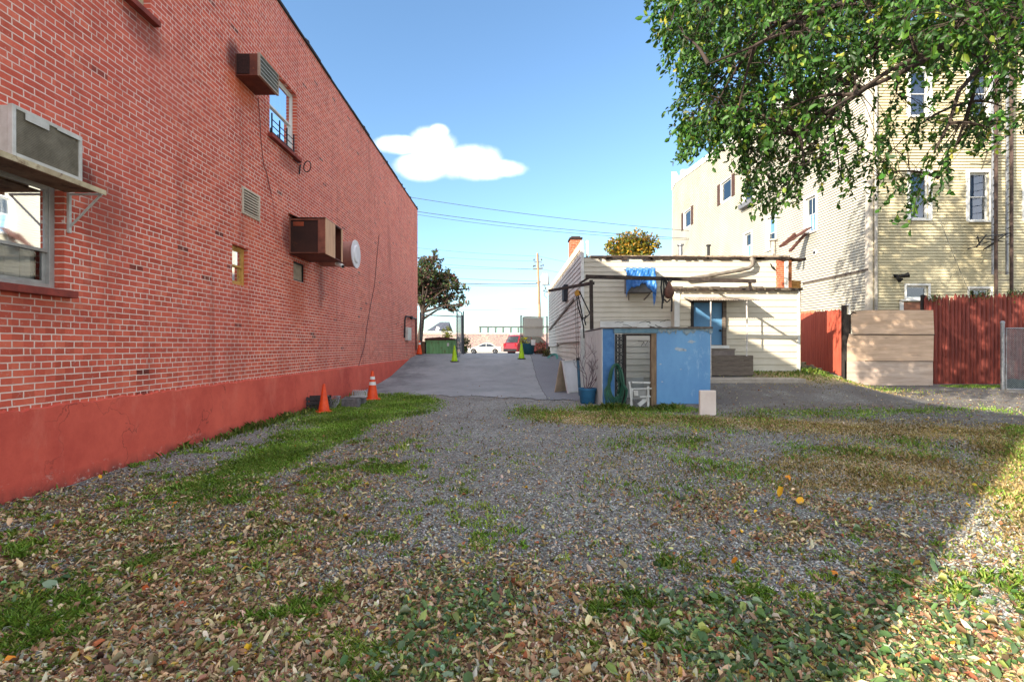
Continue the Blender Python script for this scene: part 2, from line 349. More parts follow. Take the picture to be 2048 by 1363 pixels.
pl.build('plinth',STUCCO,bb)
U=(0,1,0); NI=(-1,0,0); SILLB=M('painted_brick_sill',(150,66,54),(110,52,44),5,.8,stain=(70,44,38),slo=.6)
ALU=M('aluminium_frame',(176,174,168),(150,148,142),6,.5,.2,stain=(110,104,96),slo=.66)
wn=window(bb,(BX,3.45,2.03),U,NI,1.61,1.11,ALU,inset=.10,fw=.06,mid=.36,curtain=M('venetian_blind',(196,192,180),(170,166,156),1,.7,stretch=(1,1,90),bump=0),sill=SILLB,glass=GLASSM)
window(bb,(BX,9.4,5.56),U,NI,1.2,1.36,WHITE,inset=.09,fw=.06,mid=.5,curtain=INT,sill=SILLB,glass=GLASSB)
window(bb,(BX,5.15,5.69),U,NI,1.13,1.26,M('old_cream_frame',(190,180,150),(160,150,120)),inset=.09,fw=.06,mid=.5,curtain=INT,sill=SILLB)
nw=window(bb,(BX,8.13,2.5),U,NI,.49,.67,M('ochre_frame',(200,158,84),(176,130,66),6,.6,stain=(120,80,40)),inset=.07,fw=.05,mid=.5,curtain=INT,glass=GLASSB)
# boarded opening
b=MB().at((BX,10.44,2.88),U,NI); b.box((0,.06,0),(.58,.1,.41)); bo=b.build('boarded_window',M('plaster_board',(176,160,140),(140,124,106),5,.85,stain=(96,78,64),slo=.6),bb)
b=MB().at((BX,10.44,2.88),U,NI); b.box((0,.03,0),(.03,.06,.41)).box((.55,.03,0),(.58,.06,.41)).box((.03,.03,0),(.55,.06,.03)).box((.03,.03,.38),(.55,.06,.41)); b.build('frame',BLACK,bo)
# louvre
b=MB().at((BX,8.45,3.79),U,NI); W,H=.53,.41
b.box((-.03,-.02,-.03),(0.01,.06,H+.03)).box((W-.01,-.02,-.03),(W+.03,.06,H+.03)).box((.01,-.02,-.03),(W-.01,.06,.005)).box((.01,-.02,H-.005),(W-.01,.06,H+.03))
lv=b.build('louvred_vent',M('vent_cream',(205,190,170),(176,160,140)),bb,bevel=.003)
b=MB().at((BX,8.45,3.79),U,NI)
for i in range(8):
    z=.022+i*(H-.02)/8; b.box((.01,-.008,z),(W-.01,.03,z+.021))
b.build('slats',M('vent_cream',(205,190,170)),lv); MB().at((BX,8.45,3.79),U,NI).box((0,.1,0),(W,.11,H)).build('duct_back',DARK,lv)
# window guard on upper window
g=MB()
for z in (5.62,5.74,5.86): g.bar((BX+.03,9.42,z),(BX+.03,10.4,z),.014)
for y in (9.43,9.75,10.07,10.39): g.bar((BX+.03,y,5.56),(BX+.03,y,5.98),.022)
for y in (9.43,10.39): g.bar((BX-.06,y,5.62),(BX+.03,y,5.62),.014)
tag(g.build('window_guard',BLACK),'low black bar guard across the foot of the upper brick wall window','window guard')
# air conditioner 1 (low left, on a shelf)
ACW=M('dirty_white_enamel',(205,203,196),(178,174,164),5,.5,stain=(130,110,90),slo=.62)
def ac(name,label,x1,y0,y1,z0,z1,case,frame,grille,louv=False,fw=.035):
    t=thing(name,label,'air conditioner',(BX,y0,z0)); 
    MB().box((BX-.3,y0+.012,z0+.008),(x1-.03,y1-.012,z1-.008)).build('casing',case,t,bevel=.008)
    fr=MB(); 
    fr.box((x1-.045,y0,z0),(x1,y0+fw,z1)).box((x1-.045,y1-fw,z0),(x1,y1,z1)).box((x1-.045,y0+fw,z0),(x1,y1-fw,z0+fw)).box((x1-.045,y0+fw,z1-fw),(x1,y1-fw,z1)); fr.build('front_frame',frame,t,bevel=.005)
    gr=MB()
    if louv:
        n=5
        for i in range(n+1):
            z=z0+fw+(z1-z0-2*fw)*i/n; gr.box((x1-.02,y0+fw,z-.006),(x1-.004,y1-fw,z+.006))
        n=34
        for i in range(n): y=y0+fw+(y1-y0-2*fw)*(i+.5)/n; gr.box((x1-.028,y-.002,z0+fw),(x1-.022,y+.002,z1-fw))
        gr.build('grille',M('light_grille',(176,176,170)),t)
    else:
        n=60
        for i in range(n): y=y0+fw+(y1-y0-2*fw)*(i+.5)/n; gr.box((x1-.024,y-.0022,z0+fw),(x1-.014,y+.0022,z1-fw))
        n=26
        for i in range(n): z=z0+fw+(z1-z0-2*fw)*(i+.5)/n; gr.box((x1-.019,y0+fw,z-.0015),(x1-.012,y1-fw,z+.0015))
        gr.build('grille',grille,t)
    MB().box((x1-.034,y0+fw,z0+fw),(x1-.03,y1-fw,z1-fw)).build('coil',M('coil_fins',(112,104,90),(84,76,66),3,.7,stretch=(1,60,1),stain=(60,54,46)),t)
    return t
a1=ac('air_conditioner','dirty white framed air conditioner on a shelf above the big lower window',-4.29,4.19,4.88,3.10,3.55,ACW,ACW,M('grille_beige',(150,142,124),(120,112,96),6,.6))
g=MB(); g.box((-4.288,4.6,3.50),(-4.283,4.86,3.52)).box((-4.288,4.3,3.455),(-4.283,4.52,3.515)); g.build('control_strip',ACW,a1)
sh=thing('wall_shelf','rusty steel shelf on a thin angle bracket carrying the lower air conditioner','shelf',(BX,4.4,3.06))
MB().box((BX,3.3,3.055),(-4.24,5.07,3.075)).build('shelf_board',M('shelf_wood',(128,104,80),(90,66,50),5,.85,stain=(60,44,36)),sh,bevel=.003)
MB().box((-4.24,3.3,3.03),(-4.225,5.09,3.08)).box((BX+.01,3.6,3.078),(-4.27,4.95,3.098)).build('edge_trim',M('trim_cream',(198,184,150),(150,130,100),4,.7,stain=(110,80,60)),sh)
for yy in (5.10,3.6):
    MB().bar((BX+.015,yy,2.64),(BX+.015,yy,3.06),.028,.028).bar((BX+.01,yy,3.045),(-4.28,yy,3.045),.02,.02).bar((BX+.02,yy,2.7),(-4.29,yy,3.04),.016,.016).build('bracket',ACW,sh)
a2=ac('air_conditioner','rusty brown air conditioner with striped grille high beside the upper window',-4.215,8.21,8.89,6.03,6.42,M('rusty_case',(118,66,52),(86,48,40),4,.7,stain=(150,84,54),slo=.6),M('pale_frame',(168,150,132),(140,116,98)),None,True,.022)
MB().box((BX+.03,8.205,6.06),(BX+.24,8.2215,6.39)).build('side_grille',M('dark_rust',(58,34,30),(36,22,20),30,.8),a2)
# exhaust box + duct
ex=thing('exhaust_box','large rusty sheet metal exhaust box sticking out of the brick wall','duct',(BX,10.23,3.4))
x1=-3.87; y0,y1,z0,z1=10.23,11.28,3.4,4.15
RB=M('rust_brown_sheet',(104,52,38),(70,36,30),3,.6,stain=(132,74,50),slo=.6); TAN=M('tan_sheet',(212,168,132),(190,144,110),2.5,.65,stretch=(1,6,.6),stain=(120,72,52),slo=.62)
e=MB(); e.box((BX,y0,z1-.02),(x1,y1,z1)).box((BX,y0,z0-.0),(x1,y1,z0+.02)).box((BX,y1-.02,z0+.02),(x1,y1,z1-.02)); e.build('casing',RB,ex,bevel=.004)
e=MB(); e.box((BX+.02,y0+.03,z0+.02),(x1-.16,y0+.045,z1-.02)); e.build('side_screen',M('dark_rust_screen',(60,34,26),(40,24,20),2,.5,stain=(96,54,30),slo=.6),ex)
e=MB(); e.box((BX,y0,z0),(BX+.025,y0+.03,z1)).box((x1-.16,y0-.006,z0),(x1-.135,y0+.03,z1)).box((BX+.025,y0,z1-.04),(x1-.16,y0+.03,z1-.001)).box((BX+.025,y0,z0+.001),(x1-.16,y0+.03,z0+.03)).box((x1-.135,y0,z0+.002),(x1-.002,y0+.03,z1-.002)); e.build('side_frame',M('brown_frame',(140,84,66),(104,60,48),6,.6),ex,bevel=.003)
MB().box((x1-.01,y0,z0),(x1+.006,y0+.56,z1)).build('front_panel',TAN,ex); MB().box((x1-.01,y1-.08,z0),(x1+.006,y1,z1)).build('front_strip',TAN,ex)
MB().box((x1-.28,y0+.5,z0+.02),(x1-.26,y1-.05,z1-.02)).build('inner_panel',DARK,ex); MB().tube([(x1-.2,y0+.75,z0+.1),(x1-.2,y0+.75,z1-.1)],.07,12).build('motor',GALV,ex,smooth=True)
MB().box((BX+.08,y0+.02,z1-.16),(BX+.3,y0+.032,z1-.07)).build('label_plate',M('orange_plate',(150,70,40),(120,56,36)),ex)
e=MB(); e.poly([(BX-.0,y0-.05,z1+.1),(BX+.2,y0-.02,z1+.012),(x1,y0,z1+.012),(x1,y1,z1+.012),(BX,y1,z1+.03)]); e.build('flashing',M('grey_flashing',(110,98,90),(80,72,68),5),ex)
fd=thing('exhaust_fan','round pinkish steel exhaust fan with white hub beside the rusty box','fan',(BX,12,3.6))
c=(BX,11.98,3.72); MB().lathe([(.30,0),(.31,.3),(.31,.80),(.335,.82),(.335,.86),(.30,.86),(.29,.82),(.29,.5)],c,32,'x').build('housing',M('pink_steel',(176,124,110),(140,96,88),2,.55,stain=(110,88,96),slo=.55),fd,smooth=True)
MB().lathe([(.215,.72),(.22,.88),(.2,.9),(.06,.905)],c,28,'x').build('hub',M('hub_white',(226,222,224),(205,200,204)),fd,smooth=True)
MB().lathe([(.336,.845),(.345,.85),(.345,.87),(.3,.87),(.3,.865)],c,32,'x').build('rim',M('hub_white',(226,222,224)),fd,smooth=True)
MB().lathe([(.295,.6),(.1,.6)],c,24,'x').build('backplate',M('grey_backplate',(96,98,104),(60,62,66)),fd)
for k in range(4):
    a=k*math.pi/2+.5; e=MB(); e.bar((c[0]+.8,c[1]+.2*math.cos(a),c[2]+.2*math.sin(a)),(c[0]+.8,c[1]+.3*math.cos(a),c[2]+.3*math.sin(a)),.03); e.build('spoke',BLACK,fd)
cm=thing('security_camera','small white bullet camera under the far corner of the rusty box','camera',(-3.9,11.3,3.3))
MB().tube([(-4.02,11.3,3.37),(-3.9,11.24,3.32),(-3.84,11.2,3.29)],[.045,.05,.045],12).build('body',WHITE,cm,smooth=True); MB().tube([(-3.84,11.2,3.29),(-3.825,11.19,3.285)],.034,12).build('lens',BLACK,cm)
MB().bar((-3.98,11.3,3.38),(-3.98,11.3,3.45),.03).build('mount',WHITE,cm)
# wires on the wall
def wall_wire(name,label,pts,r=.006,mat=None,out=.02):
    P=[Vector((BX+out,*byz(x,y))) for x,y in pts]; P=[Vector((p[0],p[1],p[2])) for p in P]
    return tag(MB().tube(P,r,5).build(name,mat or BLACK),label,'cable')
ZPW=M('pink_cable',(176,96,90),(150,80,76))
wall_wire('wall_cable','thin red painted cable hanging down the brick beside the upper air conditioner',[(514,196),(518,240),(519,272),(522,300),(525,330),(531,345),(536,368),(541,388)],.007,M('dull_cable',(120,64,58)))
wall_wire('wall_cable','long thin cable curving down the far brick wall to the debris at its foot',[(757,470),(752,520),(748,570),(740,610),(733,650),(728,690),(715,735),(697,760),(682,783)],.009,M('dull_cable2',(104,70,72)))
wall_wire('wall_cable','faint pale cable running down the brick between louvre and rusty box',[(533,360),(543,400),(548,440),(556,470),(562,500)],.004,ZPW)
cb=MB(); cy,cz=byz(603,333); pts=[(BX+.13+.10*math.cos(k/24*math.pi*2),cy-.05*math.cos(k/24*math.pi*2),cz+.12*math.sin(k/24*math.pi*2)) for k in range(25)]
cb.tube(pts,.011,6); a=byz(585,318); cb.tube([(BX+.02,a[0],a[1]),(BX+.05,a[0]+.15,a[1]-.02),(BX+.03,cy-.08,cz+.06)],.01,6); b2=byz(596,348); cb.tube([(BX+.02,cy-.1,cz),(BX+.04,b2[0],b2[1]+.1),(BX+.03,b2[0],b2[1])],.016,6)
tag(cb.build('cable_coil',BLACK,smooth=True),'small black cable loop hanging off the brick under the upper window','cable')
cd=thing('electrical_conduit','black bent conduit and small white meter box at the far end of the brick wall','conduit',(BX,21.6,1.5))
def wp(x,y,d=.06): q=byz(x,y,d); return (BX+d,q[0],q[1])
MB().tube([wp(809,675),wp(810,640),wp(812,632),wp(818,633),wp(826,636),wp(833,637)],.035,8).tube([wp(832,637),wp(832,700)],.03,8).build('pipe',BLACK,cd,smooth=True)
a=byz(810,680); b=byz(816,655); MB().box((BX,a[0],a[1]),(BX+.14,b[0]+.1,b[1])).build('meter_box',ACW,cd,bevel=.01); a=byz(817,635); MB().lathe([(.07,0),(.09,.05),(.06,.12)],(BX+.08,a[0],a[1]),12,'x').build('junction',BLACK,cd)
# ================================================================ FINISH HELPERS
def cone(label,x,y,z,h,body,base,bands=None,group=None,lean=0):
    t=thing('traffic_cone',label,'traffic cone',(0,0,0),group); s=h/.71
    MB().box((-.18*s,-.18*s,0),(.18*s,.18*s,.03*s)).build('base',base,t,bevel=.012*s)
    prof=[(.14,.03),(.135,.05),(.032,.69),(.026,.71),(.01,.712)]
    MB().lathe([(a*s,b*s) for a,b in prof],(0,0,0),24).build('body',body,t,smooth=True)
    for z0,z1 in bands or []:
        f=lambda q:(.135+(.032-.135)*(q-.05)/.64+.0025)*s
        MB().lathe([(f(z0)-.002,z0*s),(f(z0),z0*s),(f(z1),z1*s),(f(z1)-.002,z1*s)],(0,0,0),24).build('reflective_band',WHITE,t,smooth=True)
    t.location=(x,y,z); t.rotation_euler=(lean,lean*.6,random.uniform(0,1.5)); return t
ORG=M('orange_plastic',(232,84,34),(206,66,30),6,.45,stain=(150,62,40),slo=.66,bump=.05); LIME=M('lime_plastic',(176,216,36),(150,196,34),6,.45,stain=(120,140,50),slo=.68,bump=.05)
RUB=M('black_rubber',(28,28,30),(20,20,22))
def ground_cone(px,py,Y,h,*a,**k):
    p=pt(px,py,Y); return cone(a[0],p.x,Y,float(zg(p.x,Y)),h,*a[1:],**k)
ground_cone(648,825,10.7,.62,'plain orange cone without stripes in front of the debris at the plinth',ORG,ORG,group='traffic cones')
ground_cone(745,798,13.2,.78,'orange cone with two white bands at the corner of the driveway',ORG,ORG,[(.36,.44),(.50,.57)],group='traffic cones')
ground_cone(839,708,24.4,.72,'small orange cone with pale top at the far end of the brick wall',ORG,RUB,[(.5,.6)],group='traffic cones')
ground_cone(909,724,21.9,.74,'lime green cone on the driveway in front of the green dumpster',LIME,RUB,group='traffic cones')
ground_cone(1043,720,22.6,.74,'lime green cone on the driveway in front of the round planter',LIME,RUB,group='traffic cones')
# ---- debris at the plinth
pl=thing('slatted_crate','dark slotted wooden crate leaning against the red plinth behind the plain cone','crate',(-4.3,11,0))
PLX=pl
CB=M('dark_grey_crate',(62,58,58),(40,38,38),6,.8,stain=(110,100,96),slo=.62)
m=MB()
for z in (.03,.13,.23): m.bar((-4.42,10.95,z+.03),(-3.98,11.12,z+.03),.03,.07)
for k in range(4): m.bar((-4.40+k*.14,10.98+k*.054,.02),(-4.40+k*.14,10.98+k*.054,.31),.03,.04)
m.build('front_slats',CB,pl,bevel=.003); MB().bar((-4.46,11.25,.16),(-4.02,11.42,.16),.03,.3).bar((-4.44,10.95,.03),(-4.48,11.25,.03),.03,.05).bar((-3.98,11.1,.03),(-4.02,11.42,.03),.03,.05).build('back',CB,pl)
PLX.location.x-=.14; PLX.location.y-=.06
m=MB(); m.bar((-4.16,11.08,0),(-4.16,11.1,.33),.07,.05); tag(m.build('timber_offcut',M('pale_timber',(128,116,108),(100,90,84)),bevel=.004),'short pale timber post standing between the dark crate and the wire tangle','timber')
m=MB(); r2=random.Random(3)
for k in range(6):
    cx,cy,cz=-4.06,11.3,.16; pts=[]
    for j in range(26):
        a=j/25*2*math.pi*1.1+k; pts.append((cx+.12*math.cos(a)*r2.uniform(.85,1.1),cy+.1*math.sin(a)+.03*k-.08,cz+.13*math.sin(a+.4*k)))
    m.tube(pts,.007,5)
tag(m.build('wire_tangle',M('grey_wire',(150,150,152),(90,90,92),20),smooth=True),'tangle of pale grey wire between the timber post and the cinder blocks','wire')
CIN=M('cinder',(116,112,112),(88,86,86),12,.95,bump=.6,bsc=120,stain=(70,66,64),slo=.6)
def cinder(label,x,y,z,rz):
    m=MB().at((x,y,z),(math.cos(rz),math.sin(rz),0),(-math.sin(rz),math.cos(rz),0)); L,D,H=.39,.19,.19; t=.03
    m.box((0,0,0),(L,t,H)).box((0,D-t,0),(L,D,H))
    for x0 in (0,L/2-t/2,L-t): m.box((x0,t,0),(x0+t,D-t,H))
    return tag(m.build('cinder_block',CIN,bevel=.004),label,'concrete block','cinder blocks by the plinth')
cinder('grey cinder block lying lowest and nearest beside the wire tangle',-3.96,11.45,.01,-.1); cinder('grey cinder block behind and above the nearest block by the plinth',-4.02,11.78,.02,.12)
m=MB()
for k in range(7): x=-3.85+k*.045; m.tube([(x,11.95,.2),(x,11.92,.32),(x+.03,11.9,.37),(x+.07,11.9,.33),(x+.09,11.9,.22)],.011,6)
m.box((-3.88,11.86,.205),(-3.5,11.99,.235)); tag(m.build('wire_rack',M('white_wire_rack',(190,190,188),(150,150,150))),'small pale wire dish rack lying on the cinder blocks','rack')
m=MB().at((-3.72,12.1,.0),(math.cos(.1),math.sin(.1),0),(-math.sin(.1),math.cos(.1),0)); m.box((0,0,0),(.12,.22,.16)); tag(m.build('stone_block',CIN,bevel=.015),'small squarish grey stone at the right end of the debris','stone')
# ================================================================ WHITE HOUSE
HX=2.42; HY=16.0; HR=9.27; HF=29.3
wh=thing('white_house','low cream sided house with flat roof, brick chimney and rear addition with a blue door','house',(HX,HY,0))
U=(1,0,0); N=(0,1,0)
m=MB().at((HX,HY,0),U,N); holed(m,0,HR-HX,0.1,4.38,[],.028); siding(m,.0,5.12*1.1,0.1,4.38,.165)
siding(m,5.12*1.1,HR-HX-.28,0.1,4.38,.165); m.build('wall',CREAM,wh)
LU=(0,-1,0); LN=(1,0,0)
def side(o,length): return MB().at(o,(0,-1,0),(1,0,0))
m=side((HX-.03,HF,0),0); siding(m,0,HF-HY-.0,1.45,4.66,.165,zbot=lambda u:1.42+.28*u/13.3)
m.poly([(0,.028,1.42),(HF-HY,.028,1.70),(HF-HY,.028,4.9),(0,.028,4.9)])
m.build('side_wall',M('side_siding',(206,198,186),(188,180,168),1.1,.6,bump=.1,stain=(140,128,112),slo=.66),wh)
m=side((HX+.06,HF,0),0); siding(m,0,HF-HY-.1,.0,1.75,.2); m.poly([(0,.028,0),(HF-HY,.028,0),(HF-HY,.028,1.9),(0,.028,1.9)]); m.build('lower_side_wall',CREAM,wh)
m=side((HX-.05,HF,0),0); m.box((0,-.02,4.64),(HF-HY+.02,.04,4.90)); m.build('fascia_board',M('warm_board',(216,200,176),(190,172,148),2,.7,stain=(140,110,80),slo=.6),wh,bevel=.005)
m=MB(); m.box((HX-.055,HY-.05,.1),(HX+.05,HY-.018,4.62)).box((HX-.06,HY-.055,4.38),(HX+.02,HY+.1,4.93)).box((HX+.13,HY-.03,4.40),(HX+.2,HY+.1,4.93)); m.build('corner_board',WHITE,wh,bevel=.004)
m=MB(); m.box((HX,HY+.01,4.30),(HR,HF,4.39)); m.build('roof',M('roof_felt2',(86,80,76),(60,56,54)),wh)
m=MB(); m.poly([(HX+.1,HY,4.1),(HX+.1,HF,.1),(HR,HF,.1),(HR,HY,.1)]); m=MB()
m.poly([(HR,HY,0),(HR,HF,0),(HR,HF,4.36),(HR,HY,4.36)]).poly([(HX+.1,HF,0),(HR,HF,0),(HR,HF,4.9),(HX+.1,HF,4.9)]); m.build('far_wall',CREAM,wh)
FL=M('torn_flashing',(64,52,44),(34,28,26),7,.8,stain=(150,140,128),slo=.62)
m=MB(); x=HX+.28
while x<HR+.1:
    L=random.uniform(.1,.45); h=random.uniform(.03,.10); z=4.40-(x-HX)*.012+random.uniform(-.012,.012)
    m.box((x,HY-.06-random.uniform(0,.03),z-h*.55),(x+L,HY+.25,z+.035)); x+=L*.97
m.box((HX+.3,HY-.035,4.36),(HR+.05,HY-.02,4.385)); 
for k in range(26):
    x=random.uniform(HX+.4,HR); m.box((x,HY-.075,4.27+random.uniform(0,.05)),(x+random.uniform(.05,.3),HY-.055,4.36))
m.build('torn_flashing',FL,wh)
m=MB(); m.box((HX+.25,HY-.02,4.385),(HR,HY+.3,4.44)); m.build('roof_edge',M('pale_edge',(190,172,150),(120,100,84),9,.8,stain=(70,56,46),slo=.55),wh,bevel=.01)
# chimney
BRO=brick_mat('orange_brick',(190,96,58),(160,74,46),(190,160,130),'x')
ch=MB(); ch.box((2.46,19.4,4.2),(2.9,19.95,5.72)); ch=ch.build('chimney',BRO,wh)
MB().box((2.42,19.36,5.72),(2.94,20,5.8)).box((2.5,19.45,5.8),(2.86,19.9,5.86)).build('chimney_cap',M('soot',(60,46,40),(40,32,30)),ch,bevel=.01)
# brick pilaster at the right end
p=MB(); a=pt(1553,518,HY-.03); b=pt(1567,518,HY); p.box((a.x,HY-.035,.6),(b.x,HY+.1,4.28)); p.build('brick_pilaster',BRO,wh)
p=MB(); a=pt(1568,518,HY); b=pt(1576,518,HY); p.box((a.x,HY-.03,.6),(b.x,HY+.1,4.27)); p.build('corner_post',WHITE,wh,bevel=.005)
p=MB(); p.box((b.x,HY-.05,.6),(b.x+.1,HY+.1,4.3)); p.build('corner_post',M('brown_post',(120,74,44),(90,54,34),5),wh,bevel=.005)
p=MB(); p.box((9.3,17.0,.4),(10.2,23,3.75)); q=MB().at((9.3,17.0,0),U,N); siding(q,0,.93,.4,3.75,.2); OCH=M('ochre_siding',(190,140,70),(160,112,56),2,.7,stain=(120,84,50))
p.build('side_shed',OCH,wh); q.build('side_shed_siding',OCH,wh)
# dark box on the side wall
MB().box((HX-.2,19.6,3.3),(HX-.03,20.3,3.95)).build('shutter_box',M('slate_box',(54,58,66),(40,42,48)),wh,bevel=.01)
# horizontal trim with cracks
m=MB(); m.box((3.0,HY-.06,2.02),(5.33,HY-.018,2.27)); tb=m.build('trim_board',WHITE,wh,bevel=.004)
m=MB(); r2=random.Random(5)
for k in range(8):
    x=r2.uniform(3.1,5.0); z=r2.uniform(2.12,2.26); P=[(x,HY-.064,z)]
    for j in range(4): x+=r2.uniform(.02,.13); z+=r2.uniform(-.05,.03); P.append((x,HY-.064,z))
    m.tube(P,.009,4)
m.tube([(3.0,HY-.064,2.3),(5.3,HY-.064,2.31)],.008,4); m.build('cracks',BLACK,tb)
# wiggly wire + small hook at right
MB().tube([tuple(pt(x,y,HY-.06)) for x,y in ((1541,527),(1545,536),(1552,541),(1546,533))],.02,6).build('wall_hook',BLACK,wh)
# roof vents
def stack(px,y0,Y,r,mat,label,cap=True):
    p=pt(px,y0,Y); m=MB().lathe([(r,4.3),(r,p.z-.06)],(p.x,Y,0),12)
    if cap: m.lathe([(r*1.7,p.z-.06),(r*1.7,p.z-.01),(r*.5,p.z)],(p.x,Y,0),12)
    m.build('roof_vent',mat,wh,smooth=True)
stack(1361,488,17.5,.07,GALV,'',True); stack(1417,489,18,.05,BLACK,''); stack(1547,478,16.7,.085,M('pale_pipe',(196,184,170),(160,146,130),5),'',True)
p=pt(1352,505,17); MB().lathe([(.1,4.3),(.1,4.52),(.22,4.53),(.2,4.6),(.05,4.63)],(p.x,17,0),14).build('roof_vent',M('dull_vent',(96,80,66),(60,50,44)),wh,smooth=True)
# gutter pipe
GP=M('grey_gutter_pipe',(134,126,116),(96,88,80),4,.6,.2,stain=(70,60,52),slo=.6)
P=[pt(1502,516,HY-.16),pt(1506,522,HY-.2),pt(1505,530,HY-.2),pt(1498,536,HY-.2),pt(1475,541,HY-.2),pt(1430,549,HY-.18),pt(1375,558,HY-.12)]
MB().tube(P,.065,10).build('downpipe',GP,wh,smooth=True)
# ---- rear addition
AY=15.6; AX0=5.34; AX1=9.33; AZ=3.25; g0=.45
ad=MB().at((AX0,AY,0),U,N); dh=(5.9-AX0,6.9-AX0,1.48,2.86); holed(ad,0,AX1-AX0,g0,AZ,[dh],.028,.1); siding(ad,0,AX1-AX0,g0,AZ,.207,[dh],.02)
ad.poly([(0,0,g0),(0,.4,g0),(0,.4,AZ),(0,0,AZ)]).poly([(AX1-AX0,0,g0),(AX1-AX0,6,g0),(AX1-AX0,6,AZ),(AX1-AX0,0,AZ)])
ad.build('addition_wall',M('addition_siding',(204,196,178),(190,180,160),1.2,.6,bump=.08,stain=(170,154,130),slo=.68),wh)
m=MB(); m.box((AX0-.03,AY-.035,g0),(AX0+.14,AY-.021,AZ)); m.build('corner_board',WHITE,wh,bevel=.004); MB().box((AX1-.06,AY-.035,g0),(AX1+.02,AY+.1,AZ)).build('corner_board',WHITE,wh,bevel=.004)
m=MB(); x=AX0-.2
while x<AX1+.05:
    L=random.uniform(.12,.5); o=random.uniform(-.03,.03); m.box((x,AY-.12+o,AZ+.0+random.uniform(-.02,.0)),(x+L,AY+.6,AZ+.09+random.uniform(-.02,.03)-max(0,(x-8))*.03)); x+=L*.98
m.build('addition_roof',M('mossy_felt',(112,104,92),(66,58,50),8,.9,stain=(150,120,90),slo=.58,bump=.5),wh)
m=MB(); x=AX0-.1
while x<AX1:
    L=random.uniform(.06,.3); m.box((x,AY-.14,AZ-.035),(x+L,AY-.12,AZ+.03+random.uniform(0,.03))); x+=L*1.3
m.build('roof_drip',FL,wh)
BLUE=M('door_blue',(92,140,176),(78,122,160),2,.5,stain=(120,160,186),slo=.64)
dr=MB().box((5.93,AY+.03,1.49),(6.86,AY+.07,2.85)).build('door',BLUE,wh,bevel=.004)
m=MB(); 
for z0,z1 in ((1.55,2.08),(2.2,2.76)): m.box((6.03,AY+.024,z0),(6.76,AY+.031,z1))
m.build('door_panel',BLUE,dr,bevel=.006); MB().lathe([(.03,0),(.035,.03),(.02,.06)],(6.80,AY-.03,1.95),12,'y').build('handle',BLACK,dr)
m=MB().box((5.84,AY-.045,1.47),(5.93,AY+.06,2.9)).build('door_frame',BLACK,wh,bevel=.004)
m=MB().box((6.86,AY-.045,1.47),(6.98,AY+.06,2.9)).box((5.93,AY-.045,2.85),(6.86,AY+.06,2.92)).build('door_frame',WOODG,wh,bevel=.004)
MB().box((5.9,AY-.09,1.38),(7.05,AY-.02,1.475)).build('door_sill',WHITE,wh,bevel=.004)
aw=thing('door_awning','small corrugated metal awning on two thin white pipes over the blue door','awning',(6.5,15.2,2.9))
m=MB(); N2=90; x0,x1=5.6,7.65
f=lambda x:.018*math.sin(x*2*math.pi/.076)
for i in range(N2):
    a,b=x0+(x1-x0)*i/N2,x0+(x1-x0)*(i+1)/N2; m.poly([(a,14.82,2.86+f(a)),(b,14.82,2.86+f(b)),(b,AY-.03,3.02+f(b)),(a,AY-.03,3.02+f(a))])
m.build('corrugated_sheet',M('awning_sheet',(170,160,146),(120,108,96),3,.6,.3,stain=(130,84,60)),aw,smooth=True)
PIP=M('white_pipe',(214,208,200),(180,172,162),9,.5)
MB().tube([(6.2,14.9,.5),(6.19,14.9,1.8),(6.2,14.9,2.84)],.022,8).build('pipe',PIP,aw,smooth=True); MB().tube([(7.3,14.9,1.15),(7.32,14.9,1.9),(7.3,14.9,2.84)],.022,8).build('pipe',PIP,aw,smooth=True)
st=thing('wooden_steps','weathered grey brown wooden steps and landing below the blue door','steps',(6.5,15.2,.6))
m=MB(); m.box((5.4,14.98,1.33),(7.0,AY-.1,1.37)); 
for k in range(2): m.box((5.35,14.95-.0,1.14-k*.0),(7.5,14.99,1.17)) if k==0 else None
m.build('landing',WOODG,st,bevel=.004)
m=MB()
for k in range(4): z=.55+k*.155; m.box((5.35,14.93,z),(7.52,14.955,z+.148))
m.box((7.5,14.956,.5),(7.525,AY-.1,1.16)); m.build('front_boards',WOODG,st,bevel=.003)
m=MB(); m.box((5.4,15.0,1.17),(6.98,15.02,1.325)).box((5.35,14.94,1.15),(7.5,15.4,1.168)); m.build('upper_riser',M('grey_riser',(128,116,110),(100,90,84)),st)
# ---- blue tarp on a unit
tp=thing('tarp_covered_unit','window unit wrapped in a torn bright blue tarp on the house wall','air conditioner',(4.2,15.7,3.3))
MB().box((3.8,15.55,3.18),(4.6,HY-.02,3.75)).build('unit_case',M('grey_unit',(120,118,116),(84,80,78)),tp,bevel=.01)
MB().bar((3.85,15.6,3.16),(3.95,HY,2.98),.03).build('bracket',WOODG,tp); MB().bar((4.55,15.6,3.16),(4.45,HY,2.98),.03).build('bracket',WOODG,tp)
TARP=M('blue_tarp',(52,120,190),(38,98,168),3,.4,bump=.4,bsc=14,bd=.03,spec=.5)
v=[];f=[];nx,nz=34,22
def tarpz(i): 
    x=i/(nx-1); return 3.0+.42*math.sin(min(1,max(0,x))*math.pi)**.6+.05*math.sin(x*13)+.02*math.sin(x*41)
for j in range(nz):
    for i in range(nx):
        X=3.74+.95*i/(nx-1); a=j/(nz-1)
        if a<.25: Y=HY-.03-(a/.25)*.5; Z=4.0-.1*(a/.25)-.04*math.sin(i*.9)
        else:
            b=(a-.25)/.75; Z=3.90+(tarpz(i)-3.90)*b; fo=abs(i/(nx-1)-.5)*2; Y=HY-.50-.03*b-.05*b*math.sin(i*.37+b*1.3+1)-.022*math.sin(i*.83-b*5+2)*(.3+fo)-.014*math.sin(i*.21*9+j*.9)
        v.append((X,Y,Z))
